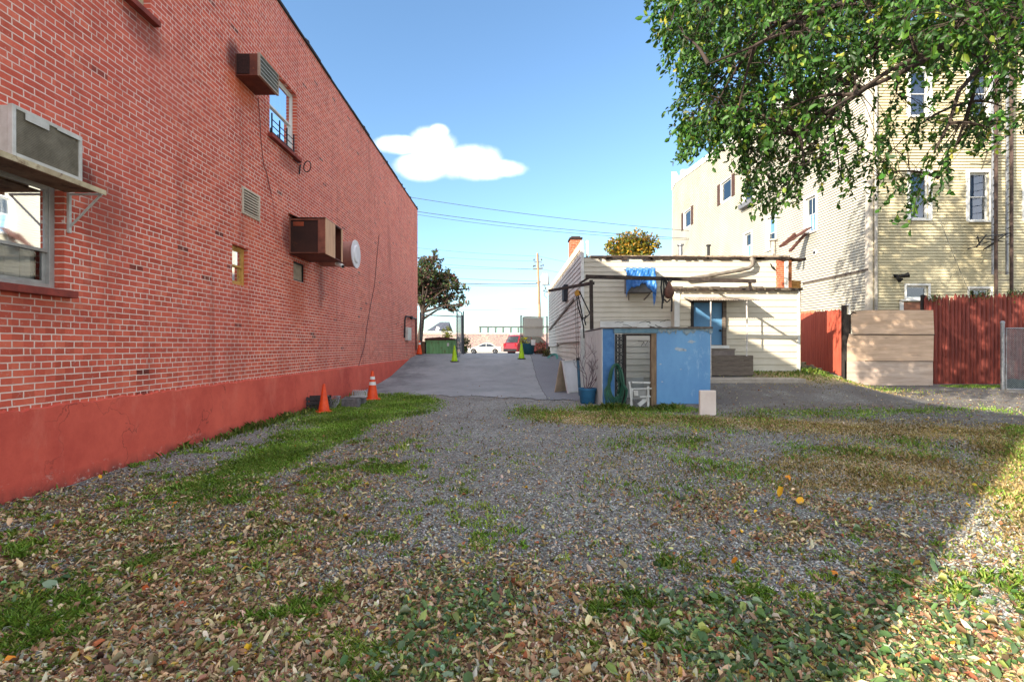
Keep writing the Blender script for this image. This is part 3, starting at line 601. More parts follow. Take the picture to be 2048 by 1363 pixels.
for j in range(nz-1):
    for i in range(nx-1): f.append((j*nx+i,j*nx+i+1,(j+1)*nx+i+1,(j+1)*nx+i))
to=raw('tarp',np.array(v),np.array(f),TARP,tp,smooth=True); sm=to.modifiers.new('s','SOLIDIFY'); sm.thickness=.004
m=MB(); m.poly([(4.62,15.45,3.45),(4.72,15.46,3.45),(4.68,15.5,2.9),(4.62,15.47,2.72),(4.58,15.47,3.1)]); tt=m.build('loose_tail',TARP,tp); sm=tt.modifiers.new('s','SOLIDIFY'); sm.thickness=.005
# ---- beam frame
bf=thing('beam_frame','dark weathered timber beam frame with post above the blue shed','frame',(2.25,13.3,1.9))
BM=M('dark_beam',(74,64,58),(44,38,36),5,.8,stretch=(1,1,1),stain=(110,98,88),slo=.6)
Z=lambda y,Y=13.3: EYE+(VY-y)*Y/F
MB().bar((2.1,13.3,Z(553)),(6.76,13.3,Z(562)),.09,.1).build('beam',BM,bf,bevel=.006)
MB().bar((2.27,13.3,1.88),(2.25,13.3,Z(560)),.09,.09).build('post',BM,bf,bevel=.006)
MB().bar((6.6,13.3,Z(562)),(6.62,13.3,Z(578)),.06).bar((6.62,13.3,Z(578)),(6.5,15.5,3.3),.05).build('end_bracket',BM,bf)
MB().bar(tuple(pt(1186,566,13.25)),tuple(pt(1099,581,16.6)),.1,.08).build('side_beam',BM,bf,bevel=.005)
MB().bar(tuple(pt(1160,566,14.2)),tuple(pt(1183,552,13.3)),.05,.04).build('brace',BM,bf)
b1=pt(1150,600,19); MB().bar((HX-.07,17.6,3.15),(HX-.07,28.4,2.4),.03,.1).build('wall_strip',WOODG,bf)  # thin diagonal strip on the side wall
pu=thing('pulley','round yellow pulley with black straps hanging at the house corner','pulley',(2,13.6,3))
c=pt(1155,586,13.7); MB().lathe([(.05,-.03),(.085,-.028),(.085,.028),(.05,.03)],tuple(c),20,'y').build('wheel',M('pulley_yellow',(190,140,60),(150,106,44)),pu,smooth=True)
m=MB()
for pts in ([(1153,592),(1156,612),(1164,640),(1167,652),(1168,676)],[(1159,582),(1168,602),(1180,627)],[(1180,627),(1172,634),(1166,636)],[(1156,590),(1163,622),(1166,640)],[(1172,630),(1169,640),(1172,650)]): m.tube([pt(x,y,13.65) for x,y in pts],.018,6)
m.build('strap',BLACK,pu,smooth=True); m=MB()
for dx in (0,4): m.tube([pt(1151+dx,594,13.7),pt(1152+dx,660,13.7),pt(1153+dx,722,13.7)],.007,5)
m.build('rope',M('dull_rope',(96,84,74),(70,60,54)),pu)
hn=thing('hanging_lantern','rusty brown lantern tangled in black straps hanging from the beam','lantern',(4.3,13.3,2.4))
m=MB(); c=pt(1338,585,13.2); m.lathe([(.03,.3),(.06,.22),(.12,.08),(.13,-.02),(.1,-.12),(.04,-.16)],tuple(c),16); m.build('body',M('rusty_pot',(120,84,70),(84,60,50),6),hn,smooth=True)
m=MB()
for pts in ([(1324,556),(1322,575),(1325,600),(1324,617)],[(1327,556),(1328,580),(1326,606)],[(1336,556),(1341,572),(1344,600),(1343,623)],[(1330,560),(1334,575),(1330,592)],[(1328,598),(1334,604),(1341,598)],[(1329,556),(1336,568),(1344,560)]): m.tube([pt(x,y,13.2) for x,y in pts],.022,6)
m.build('strap',BLACK,hn,smooth=True)
# ================================================================ BLUE SHED
SY=11.6; SX0=2.236; SX1=4.82; SH=1.87
bs=thing('blue_shed','low blue and white painted masonry shed with an open doorway under the beam frame','shed',(3.5,12.8,0))
SB=M('shed_blue',(102,154,196),(80,132,180),1.1,.45,bump=.3,bsc=30,stretch=(1,1,.5),stain=(140,176,204),slo=.56,spec=.5)
SB2=M('shed_blue_rough',(84,128,172),(66,108,154),4,.8,bump=.6,bsc=24,stain=(130,150,166),slo=.6)
SW=M('shed_white',(206,210,204),(184,188,182),1.5,.8,bump=.5,bsc=20,stain=(130,120,112),slo=.62,stretch=(1,1,.5))
MB().box((SX0,SY,-.1),(2.53,SY+.14,SH)).build('wall',SB2,bs,bevel=.008)
MB().box((SX0-.012,SY+.002,-.1),(SX0+.1,14.3,SH-.01)).build('side_wall',SW,bs,bevel=.01)
MB().box((2.1,14.2,-.1),(2.23,14.4,1.96)).build('corner_pier',SW,bs,bevel=.01)
w=MB().box((3.53,SY,.07),(SX1,SY+.14,SH-.03)).build('wall',SB,bs,bevel=.01)
MB().box((SX1-.14,SY+.141,0),(SX1-.01,14.8,SH-.04)).build('side_wall',SB2,bs)
MB().box((3.5,SY-.05,-.1),(SX1+.02,SY+.16,.068)).build('footing',M('grey_concrete',(130,126,122),(100,97,94),5,.9,bump=.5),bs,bevel=.01)
# torn paint roll along the top of the blue wall
m=MB(); x=3.3; r2=random.Random(11)
while x<SX1-.04:
    L=r2.uniform(.05,.2); dr_=r2.uniform(.05,.17); m.poly([(x,SY-.012,SH),(x+L,SY-.014,SH),(x+L*.9,SY-.022,SH-dr_*.6),(x+L*.5,SY-.02,SH-dr_),(x+.01,SY-.018,SH-dr_*.5)]); x+=L*.9
m.build('peeling_paint',M('peeled_paint',(150,166,170),(96,120,136),12,.8,stain=(170,160,140),slo=.55),bs)
m=MB()
for cx,cz,s in ((4.08,1.37,.12),(4.36,1.56,.10),(4.2,1.36,.07),(3.62,1.02,.035),(4.11,.9,.025),(3.66,.6,.035)):
    n=9; P=[(cx+s*r2.uniform(.5,1.25)*math.cos(2*math.pi*k/n),SY-.004,cz+s*.45*r2.uniform(.5,1.3)*math.sin(2*math.pi*k/n)) for k in range(n)]; MB().poly(P).build('bare_patch',M('bare_render',(176,186,192),(140,160,176),20,.9),w)

MB().box((2.5,SY-.04,SH-.11),(3.56,SY+.12,SH+.02)).build('lintel',M('lintel_blue',(110,140,150),(84,116,132),6,.7,stain=(150,150,130),slo=.58),bs,bevel=.01)
MB().box((2.74,SY+.0,SH-.17),(3.46,SY+.1,SH-.12)).build('header',WOODD,bs)
MB().box((3.40,SY-.015,0),(3.525,SY+.12,SH-.115)).build('door_post',M('post_wood',(140,118,92),(104,84,66),4,.8,stretch=(3,3,.6),stain=(70,56,46),slo=.6),bs,bevel=.005)
m=MB(); m.box((SX0,SY-.03,SH+.001),(SX1,SY+.15,SH+.03)).box((SX0-.02,SY+.151,SH+.001),(SX0+.12,14.3,SH+.03)); m.build('wall_cap',M('shed_roof',(110,112,112),(84,84,82),4,.85,stain=(140,130,110)),bs)
m=MB(); x=SX0-.05
while x<SX1: 
    L=r2.uniform(.1,.4); m.box((x,SY-.05-r2.uniform(0,.02),SH+.0),(x+L,SY-.031,SH+r2.uniform(.02,.05))); x+=L
m.build('roof_edge',M('edge_rust',(120,110,100),(70,62,58),8),bs)
m=MB().at((2.4,13.0,0),U,N); siding(m,.0,2.3,.62,1.75,.165); m.poly([(0,.03,0),(2.3,.03,0),(2.3,.03,1.75),(0,.03,1.75)]); m.build('inner_siding',CREAM,bs)
MB().box((2.74,12.95,.06),(3.6,12.975,.62)).build('inner_panel',M('inner_panel',(196,194,184),(170,166,154),2,.6),bs)
m=MB()
def stroke(pts): m.tube([pt(x,y,12.93) for x,y in pts],.008,4)
stroke([(1276,682),(1288,683)]); stroke([(1288,683),(1282,692)]); stroke([(1296,681),(1290,691)]); stroke([(1302,681),(1298,684)])
m.build('black_marks',BLACK,bs)
# folding gate
fg=thing('folding_gate','tall narrow black scissor gate folded beside the shed doorway','gate',(2.65,SY,0))
m=MB()
for k in range(6): x=2.545+k*.038; m.bar((x,SY-.02+.03*(k%2),.02),(x,SY-.02+.03*(k%2),SH-.13),.024,.02)
m.build('uprights',BLACK,fg); m=MB()
for k in range(9):
    z=.1+k*.18
    m.bar((2.545,SY-.03,z),(2.735,SY-.03,z+.17),.01,.016).bar((2.545,SY-.04,z+.17),(2.735,SY-.04,z),.01,.016)
m.build('lattice',BLACK,fg); MB().box((2.735,SY-.03,0),(2.80,SY+.06,SH-.13)).build('jamb',WOODD,fg)
# hose
hs=MB(); HG=M('green_hose',(28,92,66),(20,68,50),6,.4,stain=(110,160,130),slo=.62,spec=.5)
r2=random.Random(2)
for k in range(11):
    w_=.09+.013*k+r2.uniform(-.01,.02); h_=.36+.018*k+r2.uniform(-.03,.04); cx=2.52+r2.uniform(-.03,.03); top=1.02+r2.uniform(-.02,.02); P=[]
    for j in range(27):
        a=j/26*2*math.pi; z=top-h_+h_*math.cos(a); P.append((cx+w_*math.sin(a)*(1.15 if math.cos(a)<0 else .8),SY-.07-.012*k+.01*math.sin(a*3),max(.03,z)))
    hs.tube(P,.0125,6)
hs.tube([(2.40,SY-.1,.55),(2.32,SY-.14,.3),(2.26,SY-.2,.08),(2.2,SY-.25,.03)],.0125,6)
tag(hs.build('garden_hose',HG,smooth=True),'long dark green hose hung in narrow loops beside the shed doorway','hose')
# planter + dead shrub
po=thing('flower_pot','blue plastic pot at the white side wall of the shed holding a bare twiggy plant','pot',(2.0,12.35,0))
MB().lathe([(.17,0),(.185,.02),(.215,.33),(.235,.335),(.235,.385),(.215,.39),(.2,.33),(.19,.31)],(2.0,12.35,.0),28).build('pot',M('pot_blue',(50,110,146),(40,92,126),4,.5,stain=(120,150,160),slo=.62),po,smooth=True)
MB().lathe([(.2,.3),(.02,.34)],(2.0,12.35,0),18).build('soil',M('soil',(70,56,44),(44,36,30),9,.95,bump=.6),po)
m=MB(); r2=random.Random(21); tips=[]
def twig(p,d,L,r,dep):
    P=[p]; 
    for j in range(5): d=(d+Vector((r2.uniform(-.3,.3),r2.uniform(-.3,.3),r2.uniform(-.12,.2)))).normalized(); p=p+d*L/5; P.append(p)
    m.tube(P,[r*(1-.12*i) for i in range(6)],5)
    tips.append(P[-1])
    if dep: 
        for k in range(3): twig(P[r2.randint(2,5)],(d+Vector((r2.uniform(-.8,.8),r2.uniform(-.5,.5),r2.uniform(-.3,.6)))).normalized(),L*.55,r*.55,dep-1)
for k in range(7): twig(Vector((2.0+r2.uniform(-.06,.06),12.35,.33)),Vector((r2.uniform(-.1,.5),r2.uniform(-.2,.2),1)).normalized(),r2.uniform(.55,.85),.014,3)
m.build('bare_stems',M('grey_twigs',(128,116,120),(90,80,84),12),po)
# second: thin teal crate/pipe beside
MB()
pc=thing('drainpipe','thin blue grey pipe standing behind the pot at the house corner','pipe',(1.98,13.4,0)); MB().tube([pt(1160,790,13.3),pt(1157,740,13.3),pt(1156,716,13.3)],.04,8).build('pipe',M('teal_pipe',(70,110,134),(56,90,110)),pc,smooth=True); MB().lathe([(.05,0),(.055,.06),(.045,.07)],tuple(pt(1156,720,13.3)),10).build('collar',BLACK,pc)
# A-frame sign
af=thing('sandwich_board','blank white A frame sandwich board standing at the foot of the driveway','sign',(0,0,0))
TX=M('board_white',(224,222,222),(208,206,206),2,.4,stain=(180,176,170),slo=.7)
def leaf(sgn):
    m=MB(); m.v=[]; H=.98; S2=.25; w=.34
    p=[(-w,sgn*.02,H),(w,sgn*.02,H),(w,sgn*S2,0),(-w,sgn*S2,0)]
    q=[(a,b+sgn*.02,c) for a,b,c in p]
    i=[m.V(x) for x in p+q]; 
    for k in ((0,1,2,3),(7,6,5,4),(0,4,5,1),(1,5,6,2),(2,6,7,3),(3,7,4,0)): m.f.append([i[j] for j in k])
    return m
l1=leaf(-1).build('panel',TX,af,bevel=.006); l2=leaf(1).build('panel',M('board_back',(196,176,150),(176,156,130)),af,bevel=.006)
def rim(sgn,mt):
    m=MB(); H=.98;S2=.25; o=sgn*.045
    m.bar((-.325,sgn*.02+o,H),(-.325,sgn*S2+o,0.0),.03,.02).bar((.325,sgn*.02+o,H),(.325,sgn*S2+o,0),.03,.02).bar((-.31,sgn*.02+o,H-.015),(.31,sgn*.02+o,H-.015),.02,.03).bar((-.31,sgn*S2+o,.03),(.31,sgn*S2+o,.03),.02,.04); m.build('rim',mt,af)
rim(-1,WHITE); MB().bar((-.28,-.02,.97),(-.2,-.02,1.0),.03,.02).bar((.2,-.02,.97),(.28,-.02,1.0),.03,.02).build('hinge',BLACK,af)
af.location=(1.83,15.0,.03); af.rotation_euler=(0,0,R(42))
# slab
m=MB(); m.box((4.02,10.2,-.02),(4.36,10.28,.52)); tag(m.build('foam_slab',M('cream_block',(222,208,196),(206,190,178),3,.7,stain=(180,160,146),slo=.66),bevel=.012),'upright cream block standing in front of the blue shed wall','block')
# broken chair
bc=thing('broken_chair','broken white plastic chair leaning in the shed doorway','chair',(3.1,11.5,0)); WG=M('chair_plastic',(204,204,198),(176,174,166),5,.5,stain=(130,124,112),slo=.6)
MB().bar((2.86,11.42,0),(2.92,11.5,.46),.05,.04).build('leg',WG,bc,bevel=.004); MB().bar((3.3,11.5,.02),(3.3,11.52,.5),.05,.04).build('leg',WG,bc,bevel=.004)
m=MB(); m.bar((2.86,11.5,.44),(3.38,11.5,.45),.05,.03).bar((2.95,11.5,.33),(3.05,11.5,.34),.1,.12).bar((3.1,11.5,.25),(3.36,11.5,.26),.04,.03).bar((3.08,11.52,.05),(3.3,11.52,.24),.03,.1).bar((2.9,11.45,.6),(3.35,11.5,.585),.03,.04); m.build('frame',WG,bc,bevel=.004)
m=MB(); m.box((2.93,11.5,.2),(3.25,11.52,.42)); m.build('seat',M('chair_grey',(150,150,146),(120,118,112)),bc)
m=MB().bar((2.9,11.43,.02),(2.84,11.45,.62),.04,.03).build('backrest',WG,bc)
# slab in front of steps
tag(MB().box((5.2,14.2,.2),(8.7,14.93,.50)).build('concrete_slab',M('pale_concrete',(176,164,150),(146,136,124),4,.9,bump=.4,stain=(110,100,90),slo=.6),bevel=.02),'pale worn concrete slab in front of the wooden steps','slab')
# ================================================================ YELLOW BUILDING
YX=14.1; YY=19.0; YF=41.9; YR=27.0
yb=thing('yellow_building','tall three storey pale yellow clapboard building behind the fences on the right','building',(YX,YY,0))
U=(1,0,0); N=(0,1,0)
s=51.05; zz=lambda y: EYE+(VY-y)/s; xx=lambda x:(x-VX)/s
GLASSR=glass_mat('rear_glass',(.85,.92,1,1),.12)
rear=[(xx(1820),xx(1857),zz(438),zz(345),.06),(xx(1938),xx(1978),zz(441),zz(345),.0),(xx(2050),xx(2090),zz(441),zz(345),0),
      (xx(1820),xx(1857),zz(232),zz(140),0),(xx(1938),xx(1978),zz(232),zz(140),0),(xx(2050),xx(2090),zz(232),zz(140),0),
      (xx(1812),xx(1856),zz(596),zz(571),0),(xx(1938),xx(1980),zz(640),zz(577),0)]
rh=[(a-YX,b-YX,c,d) for a,b,c,d,_ in rear]
m=MB().at((YX,YY,0),U,N); m2=MB().at((YX,YY,0),U,N)
holed(m,0,YR-YX,0,13.6,rh,.028,.1); siding(m,0,YR-YX,.1,13.55,.116,rh,.018,.03); m.build('rear_wall',YELLOW,yb)
for i,(a,b,c,d,_) in enumerate(rear):
    window(yb,(a,YY,c),U,N,b-a,d-c,WHITE,inset=.06,fw=.04,mid=.5 if i<6 else .02,curtain=CURT if i not in (6,7) else None,glass=GLASSR,casing=.13 if i<6 else .08,sill=WHITE,back=True)
# left face
LYf=lambda x:(YX*F)/(x-VX)
def lz(x,y): return EYE+(VY-y)*LYf(x)/F
lw=[]
for x0,x1,xm,yt,yb_,kind in ((1368,1382,1375,421,453,'sh'),(1442,1463,1452,361,399,'sh'),(1487,1506,1496,366,402,'box'),(1489,1503,1496,466,514,'n'),(1534,1551,1542,434,498,'n'),(1611,1632,1621,394,464,'m'),(1693,1700,1697,610,640,'d')):
    Y1,Y0=LYf(x0),LYf(x1); lw.append((Y0,Y1,lz(xm,yb_),lz(xm,yt),kind))
ztop=lambda u: 13.55+(15.55-13.55)*(1-u/(YF-YY)) if True else 0
lh=[(YF-b,YF-a,c,d) for a,b,c,d,_ in lw]
m=MB().at((YX,YF,0),(0,-1,0),(1,0,0)); L=YF-YY
holed(m,0,L,0,13.5,lh,.028,.1); m.poly([(0,.028,13.5),(L,.028,13.5),(L,.028,13.6),(0,.028,15.6)])
siding(m,0,L,.1,15.5,.116,lh,.02,.032,ztop=ztop); m.build('side_wall',M('pale_side_siding',(186,181,166),(172,166,150),.7,.65,bump=.08,stain=(180,166,138),slo=.72,stretch=(1,1,.5)),yb)
SHU=M('brown_shutter',(84,60,50),(60,42,36),5,.6)
for a,b,c,d,k in lw:
    wd=window(yb,(YX,b,c),(0,-1,0),(1,0,0),b-a,d-c,WHITE,inset=.06,fw=.05,mid=.5 if k in 'nm' else .02,casing=.1 if k in 'nm' else .05,sill=WHITE if k in 'nm' else None,muntin=(k=='m'),curtain=None)
    if k=='sh':
        for y0,y1 in ((b+.07,b+.07+.42),(a-.07-.42,a-.07)):
            m=MB().box((YX-.05,y0,c-.08),(YX-.017,y1,d+.08))
            n=14
            for i in range(n): z=c+(d-c)*i/n; m.box((YX-.06,y0+.04,z),(YX-.051,y1-.04,z+.05))
            m.build('shutter',SHU,wd,bevel=.004)
    if k=='box':
        MB().box((YX-.28,a-.1,c-.35),(YX-.0,b+.1,c-.06)).build('window_box',M('grey_box',(112,114,120),(88,90,96)),wd,bevel=.01)
# parapet, fascia
m=MB().at((YX,YF,0),(0,-1,0),(1,0,0)); P=lambda u,dz:(u,-.06,ztop(u)+dz)
m.poly([P(.9,-.28),P(L+.05,-.28),P(L+.05,.12),P(.9,.12)]); m.poly([(.9,-.06,ztop(.9)+.12),(L+.05,-.06,ztop(L+.05)+.12),(L+.05,.35,ztop(L+.05)+.12),(.9,.35,ztop(.9)+.12)])
m.poly([(0,-.06,14.9),(.9,-.06,ztop(.9)-.28),(.9,-.06,ztop(.9)+.12),(0,-.06,16.5)]); m.poly([(0,-.06,16.5),(.9,-.06,ztop(.9)+.12),(.9,.35,ztop(.9)+.12),(0,.35,16.5)])
m.poly([P(.9,-.28),(.9,.0,ztop(.9)-.28),(L+.05,0,ztop(L)-.28),P(L+.05,-.28)])
m.build('parapet_board',WHITE,yb)
m=MB().box((YX+.4,YF-1.2,13),(YX+5,YF-.8,16.3)); m.build('front_parapet',M('grey_parapet',(170,168,160),(140,138,130)),yb)
m=MB().poly([(YX+.3,YY+.3,13.5),(YR,YY+.3,13.5),(YR,YF,15.4),(YX+.3,YF,15.4)]); m.build('roof',M('roof_felt',(60,60,62)),yb)
m=MB().poly([(YR,YY,0),(YR,YF,0),(YR,YF,15.4),(YR,YY,13.6)]).poly([(YX,YF,0),(YR,YF,0),(YR,YF,15.4),(YX,YF,15.4)]); m.build('far_wall',YELLOW,yb)
m=MB().box((YX-.1,YY-.35,13.55),(YR,YY+.3,13.75)).box((YX-.05,YY-.2,13.3),(YR,YY-.02,13.549)); m.build('cornice',M('grey_cornice',(150,140,130),(110,104,98),4),yb,bevel=.01)
m=MB().box((YX-.035,YY-.035,.1),(YX+.14,YY-.018,13.3)).box((YX-.035,YY-.0175,.1),(YX-.018,YY+.16,13.3)); m.build('corner_board',M('corner_board',(206,196,180),(176,166,150),2,.6),yb,bevel=.004)
m=MB(); X=xx(1743); m.tube([(X+.1,YY-.09,13.2),(X+.1,YY-.1,.2)],.055,10)
for z in range(1,13): m.lathe([(.066,0),(.066,.05)],(X+.1,YY-.095,z+.3),10)
m.build('downpipe',M('pale_downpipe',(186,180,170),(150,144,136),3,.5,.1,stain=(110,100,92),slo=.6),yb,smooth=True)
m=MB(); m.box((YX-.045,LYf(1607),lz(1607,568)),(YX-.018,YY,lz(1607,568)+.09)); m.build('drip_band',M('band_dark',(92,82,74),(70,62,58)),yb)
p=(YX-.04,LYf(1632),lz(1632,505)); m=MB().lathe([(.13,-.03),(.13,.02),(.09,.03)],p,16,'x'); m.build('round_vent',WHITE,yb,smooth=True); MB().lathe([(.07,-.06),(.07,-.01)],p,12,'x').build('vent_hole',BLACK,yb)
# flood light, small vents
c=(xx(1790),YY-.08,zz(552)); m=MB().box((c[0]-.07,YY-.06,c[2]-.06),(c[0]+.07,YY-.017,c[2]+.06)).tube([c,(c[0]+.18,YY-.2,c[2]-.02),(c[0]+.32,YY-.28,c[2]+.02)],[.03,.07,.1],10).tube([c,(c[0]-.05,YY-.2,c[2]-.12),(c[0]-.03,YY-.3,c[2]-.2)],[.03,.06,.1],10); m.build('flood_light',BLACK,yb,smooth=True)
# cellar door
dd=MB().box((xx(1805),YY-.05,.3),(xx(1855),YY-.017,zz(604))).build('cellar_door',M('brown_door',(150,104,80),(120,80,62),2,.6),yb)
m=MB().box((xx(1798),YY-.06,.3),(xx(1805)-.001,YY-.02,zz(600))).box((xx(1855)+.001,YY-.06,.3),(xx(1862),YY-.02,zz(600))).box((xx(1798),YY-.14,zz(602)),(xx(1868),YY-.02,zz(599))); m.build('door_frame',WHITE,yb)
# broken wooden awning under the side window
m=MB(); A=Vector((YX-.05,22.7,lz(1622,455)));
m.bar(A,pt(1563,492,22.4),.32,.07).bar(A+Vector((0,.25,-.2)),pt(1580,502,22.2),.12,.1).bar(pt(1590,468,22.5),pt(1562,492,22.3),.12,.12); 
tag(m.build('broken_awning',M('red_brown_wood',(96,62,54),(66,44,40),4,.85,stretch=(3,1,1),stain=(130,100,90),slo=.62),bevel=.01),'broken red brown timber awning hanging from the side window of the yellow building','awning')
MB()
# fire escape poles
fe=thing('fire_escape','two tall rusty poles with brackets and rungs standing against the yellow rear wall','fire escape',(xx(2000),18.4,0))
PM=M('rusty_pole',(92,74,66),(62,50,46),6,.6,.3,stain=(130,120,112),slo=.62); FY=18.3; k=FY/F; px_=lambda x:(x-VX)*k; pz=lambda y:EYE+(VY-y)*k
for x,y0 in ((1992,240),(2023,225)): MB().tube([(px_(x),FY,.3),(px_(x),FY,pz(y0)),(px_(x)+.02,FY,12.5)],.055,8).build('pole',PM,fe,smooth=True)
for x in (2004,2033): MB().tube([(px_(x),FY+.35,4.2),(px_(x),FY+.35,12.5)],.045,8).build('rail',GALV,fe,smooth=True)
m=MB()
for i in range(24): z=pz(485)+i*.3; m.bar((px_(2023)+.02,FY+.05,z),(px_(2033),FY+.34,z),.02).bar((px_(1992)+.02,FY+.05,z+.15),(px_(2004),FY+.34,z+.15),.02)
for y in (560,545): m.bar((px_(1992),FY,pz(y)),(px_(2023),FY,pz(y)),.025)
m.build('rungs',PM,fe); m=MB()
for yb0 in (0,-195):
    m=MB()
    for a,b in (((1948,477),(2022,466)),((1950,473),(1974,484)),((1974,484),(1950,495)),((1948,495),(1988,466)),((1985,473),(2006,483)),((2006,483),(1982,496)),((1982,496),(2016,466)),((2022,466),(1992,476))):
        m.bar((px_(a[0]),FY-.1 if a[0]<1980 else FY+.3,pz(a[1]+yb0)),(px_(b[0]),FY+.3 if b[0]<1990 else FY,pz(b[1]+yb0)),.035,.035)
    m.build('bracket',BLACK,fe)
tag(MB().tube([pt(1880,440,18.9),pt(1905,505,18.88),pt(1928,560,18.9),pt(1942,590,18.9)],.012,5).build('wall_cable',M('pale_cable',(150,146,130))),'thin pale cable running diagonally down the yellow rear wall','cable')
# ================================================================ FENCES
RED=M('red_fence_paint',(212,108,82),(176,76,58),4,.75,stretch=(6,6,.3),stain=(150,80,62),slo=.64,bump=.5,bsc=20)
def boards(A,B,zb,zt,w,mat,name,parent,thick=.02,jag=.04,point=True,round_=False,seed=1,lean=0):
    r=random.Random(seed); A=Vector(A);B=Vector(B); L=(B-A).length; d=(B-A)/L; n=Vector((d.y,-d.x,0)); m=MB(); x=0
    while x<L-.01:
        ww=min(w*r.uniform(.82,1.15),L-x); t=(x+ww/2)/L; z0=zb(t)+r.uniform(-.02,.02); z1=zt(t)+r.uniform(-jag,jag); p=A+d*x; ln=r.uniform(-lean,lean)
        m.at((p.x,p.y,0),tuple(d),tuple(n)); g=.004
        if round_:
            q=6; pr=[(ww/2+(ww/2-g)*math.cos(math.pi*i/q),(ww/2)*.8*math.sin(math.pi*i/q)) for i in range(q+1)]
            bot=[m.V((a,b,z0)) for a,b in pr]; sh_=[m.V((a+ln,b,z1-.13)) for a,b in pr]; top=[m.V((ww/2+(a-ww/2)*.25+ln,b*.3,z1)) for a,b in pr]
            for r0,r1 in ((bot,sh_),(sh_,top)):
                for i in range(q): m.f.append([r0[i],r0[i+1],r1[i+1],r1[i]])
            m.f.append(top); m.f.append([sh_[0],sh_[-1],top[-1],top[0]]); m.f.append([bot[0],bot[-1],sh_[-1],sh_[0]])
        else:
            prof=[(g,z0),(ww-g,z0),(ww-g+ln,z1-.05),(ww*.75+ln,z1-.01),(ww*.5+ln,z1+r.uniform(0,.02)),(ww*.2+ln,z1-.015),(g+ln,z1-.06)]
            j=r.uniform(-.004,.004); a=[m.V((u,j,z)) for u,z in prof]; b=[m.V((u,j+thick,z)) for u,z in prof]
            m.f.append(a); m.f.append(b[::-1]); k=len(prof)
            for i in range(k): m.f.append([a[i],b[i],b[(i+1)%k],a[(i+1)%k]])
        x+=ww
    return m.build(name,mat,parent,smooth=round_)
f1=thing('picket_fence','short bright red picket fence between the white house and the plywood panel','fence',(11.5,17,0))
A=(11.50,16.62,0); B=(12.62,21.0,0)
boards(B,A,lambda t:.69+(.42-.69)*t,lambda t:2.84+(2.70-2.84)*t,.1,RED,'board_panel',f1,seed=3,jag=.05,lean=.004)
boards((12.68,21.05,0),(11.56,16.67,0),lambda t:.8,lambda t:2.95+(2.66-2.95)*t,.06,M('bare_tan_pickets',(170,140,104),(130,104,78),6,.85),'bare_pickets',f1,seed=9,jag=.06)
MB().box((11.38,16.5,.2),(11.5,16.62,2.85)).build('post',WOODD,f1,bevel=.008)
m=MB(); r2=random.Random(8)
for k in range(16):
    t=k/15; c=Vector(A).lerp(Vector(B),t); s_=r2.uniform(.16,.24); h=.5*(.55+.45*t)
    m.at((c.x-.08,c.y,0),(.25,.97,0),(.97,-.25,0)); z=zg(c.x,c.y)-.05; m.box((-s_*.75,-.02,float(z)),(s_*.75,.14+r2.uniform(-.03,.03),float(z)+h+r2.uniform(-.1,.06)))
tag(m.build('stone_footing',M('mossy_stone',(176,168,140),(130,130,104),5,.95,bump=.8,bsc=20,stain=(100,112,74),slo=.52),bevel=.03),'row of mossy pale stones at the foot of the bright red picket fence','stones')
pw=thing('plywood_panel','tall panel of stacked tan plywood sheets closing the gap between the two red fences','panel',(12.9,16.5,0))
PLY=M('plywood',(214,184,158),(186,156,130),1.6,.8,stretch=(.6,1,6),stain=(140,116,100),slo=.62,bump=.25,bsc=30); PLG=M('plywood_grey',(198,178,162),(172,150,134),1.4,.8,stretch=(.6,1,5),stain=(130,112,100),slo=.64,bump=.25)
Zp=lambda y:EYE+(VY-y)*16.5/F
def sheet(pts,mt,y=16.5): m=MB().at((0,y,0)); m.prism(pts,.018); return m.build('plywood_sheet',mt,pw)
X=lambda x:(x-VX)*16.5/F
sheet([(X(1690),Zp(768)),(X(1866),Zp(773)),(X(1866),Zp(722)),(X(1690),Zp(722))],PLG)
sheet([(X(1692),Zp(722)+.004),(X(1867),Zp(722)+.004),(X(1868),Zp(669)),(X(1699),Zp(667)),(X(1694),Zp(690))],PLY,16.508)
sheet([(X(1705),Zp(667)+.006),(X(1868),Zp(669)+.006),(X(1866),Zp(620)),(X(1730),Zp(620)),(X(1704),Zp(624)),(X(1702),Zp(640))],PLY,16.49)
m=MB().box((X(1706),16.47,Zp(669)-.01),(X(1869),16.489,Zp(669)+.015)).box((X(1730),16.48,Zp(722)-.008),(X(1866),16.498,Zp(722)+.01)).box((X(1690),16.53,.1),(X(1700),16.6,2.5)); m.build('batten',WOODD,pw)
m=MB().box((X(1696),16.55,.1),(X(1704),16.63,Zp(628))); m.tube([pt(1700,630,16.45),pt(1706,624,16.45),pt(1712,626,16.45)],.02,6); m.build('post',WOODD,pw)
f2=thing('stockade_fence','tall dark red stockade fence of pointed half round poles on the right','fence',(18,16.9,0))
DR=M('dark_red_poles',(136,62,50),(92,42,36),4,.75,stretch=(6,6,.25),stain=(150,104,90),slo=.64,bump=.5,bsc=18)
boards((14.45,16.9,0),(24,16.9,0),lambda t:.12,lambda t:3.18+.9*max(0,t-.02)*.6,.145,DR,'board_panel',f2,round_=True,seed=5,jag=.06,lean=.01)
MB().box((14.45,16.96,.6),(24,17.0,.7)).box((14.45,16.96,2.6),(24,17.0,2.7)).build('rail',WOODD,f2)
MB().box((14.5,17.0,.1),(14.6,17.1,3.25)).build('post',WOODD,f2)
